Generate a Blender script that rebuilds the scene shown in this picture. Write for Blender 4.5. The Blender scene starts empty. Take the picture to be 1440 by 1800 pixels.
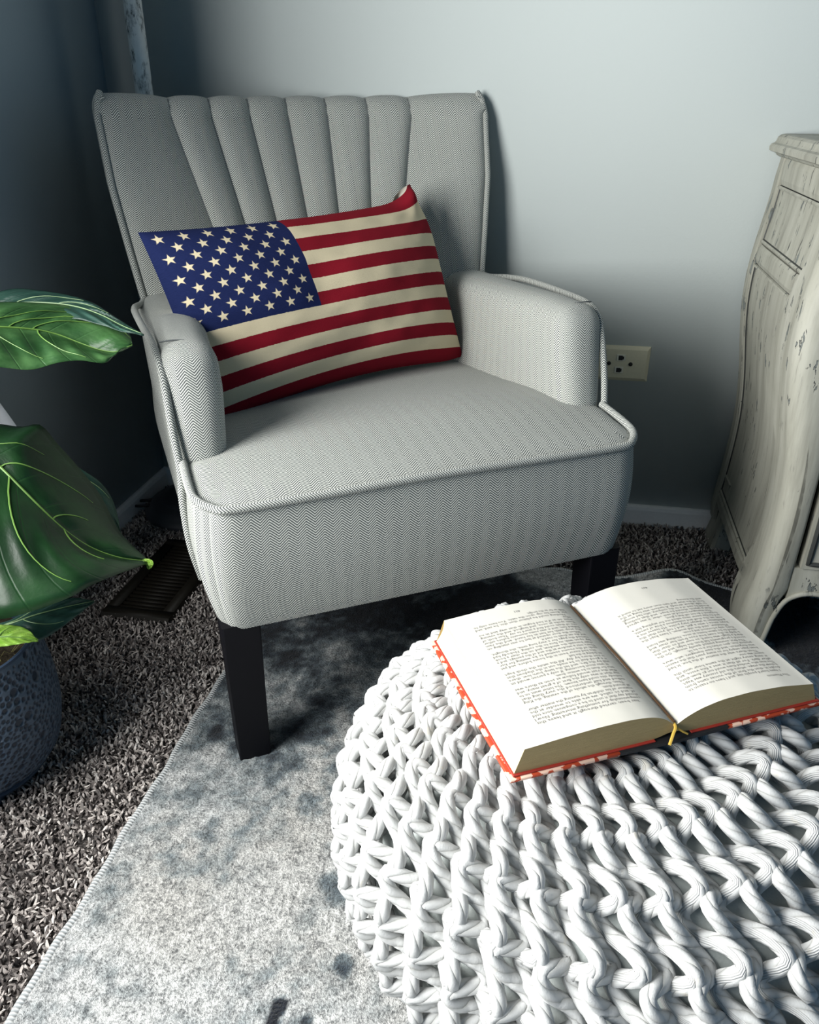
import bpy, bmesh, math, random
import numpy as np
from mathutils import Vector, Matrix, noise as mnoise

PI = math.pi
random.seed(7)
RNG = np.random.default_rng(11)
SC = bpy.context.scene
COL = SC.collection

# ------------------------------------------------------------------ camera
FPX = 1430.0                       # focal length in pixels of the 1440x1800 frame
PITCH = math.atan(734 / FPX)       # looking down
CAM_H = 0.83
cam_data = bpy.data.cameras.new('camera')
cam = bpy.data.objects.new('camera', cam_data)
COL.objects.link(cam)
cam.location = (0, 0, CAM_H)
cam.rotation_euler = (PI / 2 - PITCH, 0, 0)
cam_data.sensor_fit = 'HORIZONTAL'
cam_data.sensor_width = 36.0
cam_data.lens = FPX / 1440 * 36.0
cam_data.clip_start = 0.02
SC.camera = cam

# ------------------------------------------------------------------ world, exposure
world = bpy.data.worlds.new('world')
SC.world = world
world.use_nodes = True
world.node_tree.nodes['Background'].inputs['Color'].default_value = (0.17, 0.55, 1.0, 1)
world.node_tree.nodes['Background'].inputs['Strength'].default_value = 0.25
SC.view_settings.view_transform = 'Standard'
SC.view_settings.look = 'None'
SC.view_settings.gamma = 1.0
SC.view_settings.use_curve_mapping = False
SC.view_settings.exposure = 0.0

# room axes: the back wall runs along WD, WN points into it; both start in the corner P0
AW = math.radians(10.5)
P0 = np.array([-0.582, 1.764, 0.0])
WD = np.array([math.cos(AW), -math.sin(AW), 0.0])
WN = np.array([math.sin(AW), math.cos(AW), 0.0])


def W(a, d, z):
    """point a metres along the back wall, d metres behind its face (minus = in the room)"""
    p = P0 + a * WD + d * WN
    return (float(p[0]), float(p[1]), float(z))


ROOM = Matrix(((WD[0], WN[0], 0, P0[0]), (WD[1], WN[1], 0, P0[1]), (0, 0, 1, 0), (0, 0, 0, 1)))

# daylight through the window in the left wall (beyond the left of the frame)
WIN_D0, WIN_D1, WIN_Z0, WIN_Z1 = -2.35, -0.98, 0.50, 1.50
ld = bpy.data.lights.new('window_daylight', 'AREA')
ld.shape = 'RECTANGLE'
ld.size = WIN_D1 - WIN_D0 - 0.1
ld.size_y = WIN_Z1 - WIN_Z0 - 0.1
ld.energy = 73
ld.color = (1.0, 1.0, 0.97)
lo = bpy.data.objects.new('window_daylight', ld)
COL.objects.link(lo)
lo.location = W(-0.02, (WIN_D0 + WIN_D1) / 2, (WIN_Z0 + WIN_Z1) / 2)
lo.rotation_euler = Matrix(((-WN[0], 0, -WD[0]), (-WN[1], 0, -WD[1]), (0, 1, 0))).to_euler()


# ------------------------------------------------------------------ helpers
def at(px, py, y):
    """world point seen at photo pixel (px, py) at distance y in front of the camera"""
    c, s = math.cos(PITCH), math.sin(PITCH)
    u, v = (px - 720) / FPX, -(py - 900) / FPX
    d = np.array([u, c + v * s, v * c - s])
    return np.array([0, 0, CAM_H]) + d * (y / d[1])


def onz(px, py, z):
    c, s = math.cos(PITCH), math.sin(PITCH)
    u, v = (px - 720) / FPX, -(py - 900) / FPX
    d = np.array([u, c + v * s, v * c - s])
    return np.array([0, 0, CAM_H]) + d * ((z - CAM_H) / d[2])


def tag(o, label=None, cat=None, group=None, kind=None):
    if label: o['label'] = label
    if cat: o['category'] = cat
    if group: o['group'] = group
    if kind: o['kind'] = kind
    return o


def empty(name, loc, rz=0.0):
    o = bpy.data.objects.new(name, None)
    o.empty_display_size = 0.05
    COL.objects.link(o)
    o.location = loc
    o.rotation_euler = (0, 0, rz)
    return o


def mesh_from(name, V, F, mat, uv=None, smooth=True, mats=None, mi=None):
    me = bpy.data.meshes.new(name)
    V = np.asarray(V, dtype=np.float32)
    if isinstance(F, np.ndarray):
        n, k = F.shape
        me.vertices.add(len(V)); me.vertices.foreach_set('co', V.ravel())
        me.loops.add(n * k); me.loops.foreach_set('vertex_index', F.astype(np.int32).ravel())
        me.polygons.add(n)
        me.polygons.foreach_set('loop_start', np.arange(0, n * k, k, dtype=np.int32))
        me.update(calc_edges=True)
    else:
        me.from_pydata([tuple(map(float, v)) for v in V], [], [tuple(map(int, f)) for f in F])
        me.update(calc_edges=True)
    me.validate()
    if uv is not None:
        uv = np.asarray(uv, dtype=np.float32)
        li = np.zeros(len(me.loops), dtype=np.int32)
        me.loops.foreach_get('vertex_index', li)
        lay = me.uv_layers.new(name='UVMap')
        lay.data.foreach_set('uv', uv[li].ravel())
    if mats:
        for m in mats: me.materials.append(m)
    elif mat: me.materials.append(mat)
    if mi is not None: me.polygons.foreach_set('material_index', np.asarray(mi, dtype=np.int32))
    if smooth: me.polygons.foreach_set('use_smooth', np.ones(len(me.polygons), dtype=bool))
    if smooth: me.set_sharp_from_angle(angle=math.radians(55))
    return me


def link(name, me, parent=None, loc=(0, 0, 0)):
    o = bpy.data.objects.new(name, me)
    COL.objects.link(o)
    if parent: o.parent = parent
    o.location = loc
    return o


def obj(name, V, F, mat, parent=None, uv=None, smooth=True, mats=None, mi=None):
    return link(name, mesh_from(name, V, F, mat, uv, smooth, mats, mi), parent)


def grid_faces(nr, nc, closed_c=False, base=0):
    i = np.arange(nr - 1)[:, None]
    j = np.arange(nc if closed_c else nc - 1)[None, :]
    j2 = (j + 1) % nc
    a = base + i * nc + j; b = base + i * nc + j2; c = base + (i + 1) * nc + j2; d = base + (i + 1) * nc + j
    return np.stack([a, b, c, d], -1).reshape(-1, 4)


def join_parts(parts):
    """list of (V, F, uv) -> one"""
    Vs, Fs, Us, n = [], [], [], 0
    for V, F, U in parts:
        Vs.append(np.asarray(V, float)); Fs.append(np.asarray(F) + n); n += len(V)
        Us.append(np.zeros((len(V), 2)) if U is None else np.asarray(U, float))
    return np.concatenate(Vs), np.concatenate(Fs), np.concatenate(Us)


def smooth_path(P, n):
    """Catmull-Rom through the points, n samples evenly spaced by length"""
    P = np.asarray(P, float)
    Q = np.concatenate([[2 * P[0] - P[1]], P, [2 * P[-1] - P[-2]]])
    out = []
    for i in range(1, len(Q) - 2):
        t = np.linspace(0, 1, 24, endpoint=(i == len(Q) - 3))[:, None]
        a, b, c, d = Q[i - 1], Q[i], Q[i + 1], Q[i + 2]
        out.append(0.5 * (2 * b + (c - a) * t + (2 * a - 5 * b + 4 * c - d) * t ** 2 + (-a + 3 * b - 3 * c + d) * t ** 3))
    out = np.concatenate(out)
    s = np.concatenate([[0], np.cumsum(np.linalg.norm(np.diff(out, axis=0), axis=1))])
    t = np.linspace(0, s[-1], n)
    return np.stack([np.interp(t, s, out[:, k]) for k in range(out.shape[1])], 1)


def tube(P, r, sides=8, caps=True, closed=False):
    """tube along P; r scalar or per point.  -> V, F, uv (u = round the tube in metres, v = along it)"""
    P = np.asarray(P, float); n = len(P)
    r = np.full(n, r) if np.isscalar(r) else np.asarray(r, float)
    T = np.roll(P, -1, 0) - np.roll(P, 1, 0) if closed else np.gradient(P, axis=0)
    T /= np.linalg.norm(T, axis=1)[:, None] + 1e-12
    N = np.zeros_like(P)
    ref = np.array([0, 0, 1.0]) if abs(T[0][2]) < 0.9 else np.array([1.0, 0, 0])
    v = np.cross(T[0], ref); v /= np.linalg.norm(v)
    for i in range(n):
        v = v - T[i] * (v @ T[i]); v /= np.linalg.norm(v) + 1e-12
        N[i] = v
    Bn = np.cross(T, N)
    a = np.linspace(0, 2 * PI, sides, endpoint=False)
    V = P[:, None, :] + r[:, None, None] * (np.cos(a)[None, :, None] * N[:, None, :] + np.sin(a)[None, :, None] * Bn[:, None, :])
    s = np.concatenate([[0], np.cumsum(np.linalg.norm(np.diff(P, axis=0), axis=1))])
    uu = np.abs(a / PI - 1) * PI * r.mean()
    U = np.stack(np.broadcast_arrays(uu[None, :], s[:, None]), -1).reshape(-1, 2)
    F = grid_faces(n, sides, True)
    V = V.reshape(-1, 3)
    if closed:
        j = np.arange(sides); j2 = (j + 1) % sides
        F = np.concatenate([F, np.stack([(n - 1) * sides + j, (n - 1) * sides + j2, j2, j], 1)])
    elif caps:
        V = np.concatenate([V, P[:1], P[-1:]]); U = np.concatenate([U, U[:1], U[n * sides - 1:n * sides]])
        j = np.arange(sides); j2 = (j + 1) % sides
        c0, c1 = n * sides, n * sides + 1
        F = np.concatenate([F, np.stack([j2, j, np.full(sides, c0), np.full(sides, c0)], 1)[:, [0, 1, 2, 2]],
                            np.stack([(n - 1) * sides + j, (n - 1) * sides + j2, np.full(sides, c1), np.full(sides, c1)], 1)])
        return V, F, U
    return V, F, U


def quads_tris(F):
    return [tuple(f[:3]) if f[2] == f[3] else tuple(f) for f in F]


def lathe(prof, n=48, cx=0, cy=0):
    P = np.asarray(prof, float)
    a = np.linspace(0, 2 * PI, n, endpoint=False)
    V = np.stack([cx + P[:, 0][:, None] * np.cos(a), cy + P[:, 0][:, None] * np.sin(a), np.repeat(P[:, 1][:, None], n, 1)], -1).reshape(-1, 3)
    s = np.concatenate([[0], np.cumsum(np.linalg.norm(np.diff(P, axis=0), axis=1))])
    U = np.stack(np.broadcast_arrays(a[None, :] * P[:, 0].max(), s[:, None]), -1).reshape(-1, 2)
    return V, grid_faces(len(P), n, True), U


def box(x0, x1, y0, y1, z0, z1):
    V = [(x, y, z) for z in (z0, z1) for y in (y0, y1) for x in (x0, x1)]
    F = [(0, 2, 3, 1), (4, 5, 7, 6), (0, 1, 5, 4), (2, 6, 7, 3), (0, 4, 6, 2), (1, 3, 7, 5)]
    return np.array(V, float), np.array(F), None


def bevel_box(x0, x1, y0, y1, z0, z1, b=0.003, seg=2):
    bm = bmesh.new()
    V, F, _ = box(x0, x1, y0, y1, z0, z1)
    vs = [bm.verts.new(v) for v in V]
    for f in F: bm.faces.new([vs[i] for i in f])
    bmesh.ops.bevel(bm, geom=bm.edges[:], offset=b, segments=seg, affect='EDGES', profile=0.5)
    bmesh.ops.recalc_face_normals(bm, faces=bm.faces[:])
    return bm


def bm_obj(name, bm, mat, parent=None, smooth=False):
    me = bpy.data.meshes.new(name)
    bm.to_mesh(me); bm.free()
    me.materials.append(mat)
    if smooth: me.polygons.foreach_set('use_smooth', np.ones(len(me.polygons), dtype=bool))
    return link(name, me, parent)


def rbox(h, r, step):
    """rounded box, half sizes h; dense grid; returns V, F, face normals axis, ids (six patches, unshared edges -> welded uv patches)"""
    parts = []
    for ax in range(3):
        for sg in (-1, 1):
            b, c = [(1, 2), (2, 0), (0, 1)][ax]
            nb = max(6, int(2 * h[b] / step)); nc = max(6, int(2 * h[c] / step))
            tb = np.linspace(-1, 1, nb + 1) * h[b]; tc = np.linspace(-1, 1, nc + 1) * h[c]
            # crowd the samples in the rounded border
            P = np.zeros((nb + 1, nc + 1, 3))
            P[..., b] = tb[:, None]; P[..., c] = tc[None, :]; P[..., ax] = sg * h[ax]
            P = P.reshape(-1, 3)
            F = grid_faces(nb + 1, nc + 1)
            if sg < 0: F = F[:, ::-1]
            parts.append((P, F, ax, sg))
    out = []
    hh = np.asarray(h, float)
    for P, F, ax, sg in parts:
        q = np.clip(P, -(hh - r), hh - r)
        d = P - q
        L = np.linalg.norm(d, axis=1)
        # map the square border region to a rounded one
        m = L > 1e-9
        dd = np.zeros_like(d); dd[m] = d[m] / L[m][:, None]
        V = q + dd * r
        V[~m] = P[~m]
        out.append((V, F, ax, sg, P))
    return out


# ------------------------------------------------------------------ materials
class NB:
    """small node-tree writer"""
    def __init__(s, name):
        s.m = bpy.data.materials.new(name); s.m.use_nodes = True
        s.t = s.m.node_tree; s.p = s.t.nodes['Principled BSDF']
    def n(s, typ, **kw):
        x = s.t.nodes.new(typ)
        for k, v in kw.items():
            if k.startswith('in_'):
                key = k[3:]; key = int(key) if key.isdigit() else key.replace('_', ' ')
                s.put(x.inputs[key], v)
            else: setattr(x, k, v)
        return x
    def put(s, sock, v):
        if isinstance(v, bpy.types.NodeSocket): s.t.links.new(v, sock)
        else: sock.default_value = v
    def math(s, op, a, b=None, c=None, clamp=False):
        x = s.t.nodes.new('ShaderNodeMath'); x.operation = op; x.use_clamp = clamp
        s.put(x.inputs[0], a)
        if b is not None: s.put(x.inputs[1], b)
        if c is not None: s.put(x.inputs[2], c)
        return x.outputs[0]
    def uv(s):
        x = s.t.nodes.new('ShaderNodeTexCoord'); y = s.t.nodes.new('ShaderNodeSeparateXYZ')
        s.t.links.new(x.outputs['UV'], y.inputs[0]); return x.outputs['UV'], y.outputs[0], y.outputs[1]
    def co(s, which='Object'):
        return s.t.nodes.new('ShaderNodeTexCoord').outputs[which]
    def scale(s, vec, sc):
        x = s.t.nodes.new('ShaderNodeMapping'); s.t.links.new(vec, x.inputs['Vector']); x.inputs['Scale'].default_value = sc
        return x.outputs[0]
    def noise(s, vec, scale, detail=3, rough=0.55, out='Fac'):
        x = s.t.nodes.new('ShaderNodeTexNoise'); x.inputs['Scale'].default_value = scale
        x.inputs['Detail'].default_value = detail; x.inputs['Roughness'].default_value = rough
        if vec is not None: s.t.links.new(vec, x.inputs['Vector'])
        return x.outputs[out]
    def ramp(s, fac, stops, interp='LINEAR'):
        x = s.t.nodes.new('ShaderNodeValToRGB'); e = x.color_ramp.elements; x.color_ramp.interpolation = interp
        while len(e) < len(stops): e.new(0.5)
        for i, (p, c) in enumerate(stops):
            e[i].position = p; e[i].color = (*c, 1) if len(c) == 3 else c
        s.put(x.inputs[0], fac); return x.outputs[0]
    def sstep(s, x, lo, hi):
        y = s.t.nodes.new('ShaderNodeMapRange'); y.interpolation_type = 'SMOOTHSTEP'
        s.put(y.inputs[0], x); y.inputs[1].default_value = lo; y.inputs[2].default_value = hi
        return y.outputs[0]
    def mix(s, fac, a, b, typ='MIX'):
        x = s.t.nodes.new('ShaderNodeMix'); x.data_type = 'RGBA'; x.blend_type = typ
        s.put(x.inputs[0], fac)
        for k, v in ((6, a), (7, b)):
            if isinstance(v, tuple): v = (*v, 1) if len(v) == 3 else v
            s.put(x.inputs[k], v)
        return x.outputs[2]
    def bump(s, h, strength=0.4, dist=0.002, normal=None):
        x = s.t.nodes.new('ShaderNodeBump'); x.inputs['Strength'].default_value = strength; x.inputs['Distance'].default_value = dist
        s.t.links.new(h, x.inputs['Height'])
        if normal is not None: s.t.links.new(normal, x.inputs['Normal'])
        return x.outputs[0]
    def done(s, color=None, rough=0.6, normal=None, spec=None, **kw):
        if color is not None: s.put(s.p.inputs['Base Color'], (*color, 1) if isinstance(color, tuple) and len(color) == 3 else color)
        s.put(s.p.inputs['Roughness'], rough)
        if normal is not None: s.put(s.p.inputs['Normal'], normal)
        if spec is not None: s.p.inputs['Specular IOR Level'].default_value = spec
        for k, v in kw.items(): s.put(s.p.inputs[k.replace('_', ' ')], v)
        return s.m


def mat_plain(name, col, rough=0.6, spec=0.5, metal=0.0, bump=0.0, bscale=200):
    b = NB(name)
    nz = b.noise(b.co(), bscale, 3)
    c = b.mix(0.35, col, b.mix(nz, tuple(x * 0.75 for x in col), tuple(min(1, x * 1.15) for x in col)))
    return b.done(c, rough, b.bump(nz, bump, 0.001) if bump else None, spec, Metallic=metal)


def mat_wall(name, col):
    b = NB(name)
    v = b.co()
    n1 = b.noise(v, 240, 3); n2 = b.noise(v, 3.0, 2)
    c = b.mix(b.math('MULTIPLY', n2, 0.25), col, tuple(x * 0.9 for x in col))
    return b.done(c, 0.75, b.bump(n1, 0.12, 0.0015), 0.25)


def mat_herringbone():
    b = NB('herringbone_tweed')
    uv, u, v = b.uv()
    P, pitch, slope = 0.0220, 0.0035, 0.90
    wob = b.noise(b.scale(uv, (60, 60, 60)), 1.0, 2)
    wob2 = b.noise(b.scale(uv, (900, 900, 900)), 1.0, 2)
    uu = b.math('ADD', u, b.math('MULTIPLY', b.math('SUBTRACT', wob, 0.5), 0.0018))
    f = b.math('FRACT', b.math('DIVIDE', b.math('ADD', uu, 10.0), P))
    tri = b.math('ABSOLUTE', b.math('SUBTRACT', f, 0.5))               # 0..0.5
    ph = b.math('ADD', b.math('DIVIDE', v, pitch), b.math('MULTIPLY', tri, P * slope / pitch))
    ph = b.math('ADD', ph, b.math('MULTIPLY', wob2, 0.18))
    s = b.math('SINE', b.math('MULTIPLY', ph, 2 * PI))
    fac = b.sstep(s, -0.35, 0.60)
    n3 = b.noise(b.scale(uv, (1500, 1500, 1500)), 1.0, 1)
    fac = b.math('ADD', fac, b.math('MULTIPLY', b.math('SUBTRACT', n3, 0.5), 0.5), clamp=True)
    big = b.noise(b.scale(uv, (9, 9, 9)), 1.0, 2)
    c = b.mix(fac, (0.032, 0.040, 0.041), (0.74, 0.75, 0.69))
    c = b.mix(b.math('MULTIPLY', big, 0.25), c, (0.40, 0.42, 0.41))
    return b.done(c, 0.9, b.bump(fac, 0.5, 0.0008), 0.15, Sheen_Weight=0.1)


MAT_TWEED = mat_herringbone()
MAT_LEG = mat_plain('black_lacquer', (0.003, 0.003, 0.005), 0.55, 0.18)
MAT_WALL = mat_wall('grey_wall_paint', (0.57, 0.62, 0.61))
MAT_WALL_L = mat_wall('grey_wall_paint_dim', (0.46, 0.55, 0.60))  # same wall paint, darkened and blued for the unlit left wall
MAT_TRIM = mat_plain('white_trim_paint', (0.86, 0.88, 0.90), 0.4)
MAT_CEIL = mat_plain('ceiling_dark', (0.16, 0.17, 0.17), 0.9)  # unseen ceiling, coloured dark so it bounces less light

# ------------------------------------------------------------------ room shell
def room_obj(name, parts, mat, kind='structure', parent=None, smooth=False):
    V, F, U = join_parts(parts)
    V = V @ np.array(ROOM.to_3x3()).T + P0
    o = obj(name, V, F, mat, parent, smooth=smooth)
    if kind and not parent: o['kind'] = kind
    return o


room_obj('wall_back', [box(-0.12, 3.0, 0, 0.12, 0, 2.44)], MAT_WALL)
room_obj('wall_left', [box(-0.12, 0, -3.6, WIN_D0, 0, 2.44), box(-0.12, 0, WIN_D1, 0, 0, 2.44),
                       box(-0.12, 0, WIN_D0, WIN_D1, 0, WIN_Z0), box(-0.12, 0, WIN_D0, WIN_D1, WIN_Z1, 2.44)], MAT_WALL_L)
room_obj('ceiling', [box(-0.12, 3.0, -3.6, 0.12, 2.44, 2.5)], MAT_CEIL)
win = room_obj('window_1', [box(-0.09, -0.03, WIN_D0, WIN_D0 + .05, WIN_Z0, WIN_Z1), box(-0.09, -0.03, WIN_D1 - .05, WIN_D1, WIN_Z0, WIN_Z1),
                            box(-0.09, -0.03, WIN_D0 + .05, WIN_D1 - .05, WIN_Z0, WIN_Z0 + .05), box(-0.09, -0.03, WIN_D0 + .05, WIN_D1 - .05, WIN_Z1 - .05, WIN_Z1)], MAT_TRIM)


def baseboard(name, a0, a1, d0, d1, along):
    """thin board with an eased top edge"""
    prof = [(0, 0), (0.011, 0), (0.011, 0.036), (0.009, 0.043), (0.005, 0.046), (0, 0.046)]
    V, n = [], len(prof)
    for e in (0, 1):
        for o, z in prof:
            if along == 'a': V.append(W((a0, a1)[e], -o, z))
            else: V.append(W(o, (d0, d1)[e], z))
    F = [(i, (i + 1) % n, n + (i + 1) % n, n + i) for i in range(n)] + [tuple(range(n))[::-1], tuple(range(n, 2 * n))]
    o = obj(name, V, F, MAT_TRIM, smooth=False); o['kind'] = 'structure'
    return o


baseboard('baseboard_back', 0, 3.0, 0, 0, 'a')
baseboard('baseboard_left', 0, 0, -3.6, -0.011, 'd')

# ------------------------------------------------------------------ carpet
def mat_carpet_base():
    b = NB('carpet_backing')
    n = b.noise(b.co(), 260, 3)
    return b.done(b.ramp(n, [(0.3, (0.02, 0.018, 0.018)), (0.7, (0.14, 0.125, 0.12))]), 0.95, b.bump(n, 0.8, 0.006), 0.1)


def mat_tuft():
    b = NB('carpet_yarn')
    a = b.n('ShaderNodeAttribute', attribute_name='shade').outputs['Fac']
    n = b.noise(b.co(), 900, 2)
    x = b.math('ADD', a, b.math('MULTIPLY', b.math('SUBTRACT', n, 0.5), 0.25))
    c = b.ramp(x, [(0.0, (0.045, 0.038, 0.037)), (0.4, (0.20, 0.175, 0.165)), (0.75, (0.52, 0.47, 0.44)), (1.0, (0.82, 0.77, 0.72))])
    return b.done(c, 0.9, None, 0.15)


fl = room_obj('floor', [box(-0.12, 3.0, -3.6, 0.12, -0.06, 0.0)], mat_carpet_base())

RUG_A, RUG_D = 0.415, -0.262     # left edge and back edge of the rug in room axes
VENT_O = np.array([-0.548, 1.206])           # near left corner of the floor register
VENT_L, VENT_W = 0.27, 0.128
VENT_X = WD[:2]; VENT_Y = WN[:2]


def carpet_pile():
    R2 = np.stack([WD[:2], WN[:2]], 1)
    pts = []
    def fill(a0, a1, d0, d1, step):
        a, d = np.meshgrid(np.arange(a0, a1, step), np.arange(d0, d1, step))
        p = np.stack([a.ravel(), d.ravel()], 1)
        return p + RNG.uniform(-0.6, 0.6, p.shape) * step
    p = np.concatenate([fill(0.012, RUG_A + 0.02, -1.55, -0.012, 0.0046), fill(RUG_A + 0.02, 1.95, RUG_D - 0.02, -0.012, 0.0052)])
    keep = ~((p[:, 0] > RUG_A - 0.003) & (p[:, 1] < RUG_D + 0.003))
    keep &= (p[:, 0] > 0.013) & (p[:, 1] < -0.013)
    # under the seat nothing shows; the register lies free
    w = p @ R2.T + P0[:2]
    v = w - VENT_O; vx, vy = v @ VENT_X, v @ VENT_Y
    keep &= ~((vx > 0.002) & (vx < VENT_W - 0.002) & (vy > 0.002) & (vy < VENT_L - 0.002))
    w = w[keep]
    n = len(w)
    # tufts: bent, twisted four-sided yarns in three lengths
    h = RNG.uniform(0.008, 0.014, n); az = RNG.uniform(0, 2 * PI, n); lean = RNG.uniform(0.1, 1.0, n)
    curl = RNG.uniform(-1.6, 1.6, n); r = RNG.uniform(0.0013, 0.0022, n)
    t = np.array([0, 0.45, 0.8, 1.0]); rad = np.array([0.85, 1.1, 1.0, 0.35])
    ang = az[:, None] + curl[:, None] * t
    L = (h * lean)[:, None] * t ** 1.4
    cx = w[:, 0, None] + np.cos(ang) * L; cy = w[:, 1, None] + np.sin(ang) * L
    cz = 0.0002 + (h * (1 - 0.3 * lean))[:, None] * (t - 0.18 * t ** 2 * lean[:, None])
    k = 3
    a = np.linspace(0, 2 * PI, k, endpoint=False)[None, None, :] + (az * 3)[:, None, None] + (t * 2.0)[None, :, None]
    rr = (r[:, None] * rad)[:, :, None]
    V = np.stack([cx[..., None] + rr * np.cos(a), cy[..., None] + rr * np.sin(a), cz[..., None] + 0 * a], -1).reshape(-1, 3)
    m = len(t) * k
    f0 = grid_faces(len(t), k, True)
    F = (np.arange(n) * m)[:, None, None] + f0[None]
    F = F.reshape(-1, 4)
    big = np.array([mnoise.noise((x * 5, y * 5, 0)) for x, y in w])
    sh = np.clip(RNG.beta(2.0, 1.7, n) + 0.1 * big, 0, 1)
    me = mesh_from('carpet_pile', V, F, mat_tuft())
    at_ = me.attributes.new('shade', 'FLOAT', 'POINT')
    at_.data.foreach_set('value', np.repeat(sh, m).astype(np.float32))
    o = link('carpet_pile', me)
    tag(o, 'grey brown shaggy twisted carpet pile covering the floor round the rug', 'carpet', kind='stuff')


carpet_pile()


# ------------------------------------------------------------------ rug
def vnoise(x, y, f, seed):
    g = np.random.default_rng(seed).random((64, 64))
    X, Y = x * f, y * f
    i, j = np.floor(X).astype(int), np.floor(Y).astype(int)
    u, v = X - i, Y - j
    u = u * u * (3 - 2 * u); v = v * v * (3 - 2 * v)
    a, b, c, d = g[i % 64, j % 64], g[(i + 1) % 64, j % 64], g[i % 64, (j + 1) % 64], g[(i + 1) % 64, (j + 1) % 64]
    return (a * (1 - u) + b * u) * (1 - v) + (c * (1 - u) + d * u) * v


def fbm(x, y, f, seed, o=4, g=0.55):
    s, amp, tot = 0, 1.0, 0
    for k in range(o):
        s = s + amp * vnoise(x + 3.1 * k, y - 1.7 * k, f * 2 ** k, seed + k); tot += amp; amp *= g
    return s / tot


def rug_z(a, d):
    """waves where the rug rides up beside the chest"""
    z = 0.0 * a
    z += 0.030 * np.exp(-((a - 1.135) / 0.060) ** 2 - ((d - RUG_D) / 0.11) ** 2)
    z += 0.010 * np.exp(-((a - 0.93) / 0.05) ** 2 - ((d - RUG_D) / 0.07) ** 2)
    return z


def mat_rug():
    b = NB('rug_pile')
    c = b.n('ShaderNodeAttribute', attribute_name='dye').outputs['Color']
    co = b.co()
    n = b.noise(co, 330, 3, 0.75); n2 = b.noise(co, 110, 3)
    m = b.math('ADD', b.math('MULTIPLY', n, 0.75), b.math('MULTIPLY', n2, 0.45))
    f = b.ramp(m, [(0.45, (0.28, 0.29, 0.30)), (0.72, (1.45, 1.45, 1.45))])
    c = b.mix(1.0, c, f, 'MULTIPLY')
    return b.done(c, 0.88, b.bump(m, 1.0, 0.006), 0.12, Sheen_Weight=0.15)


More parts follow.
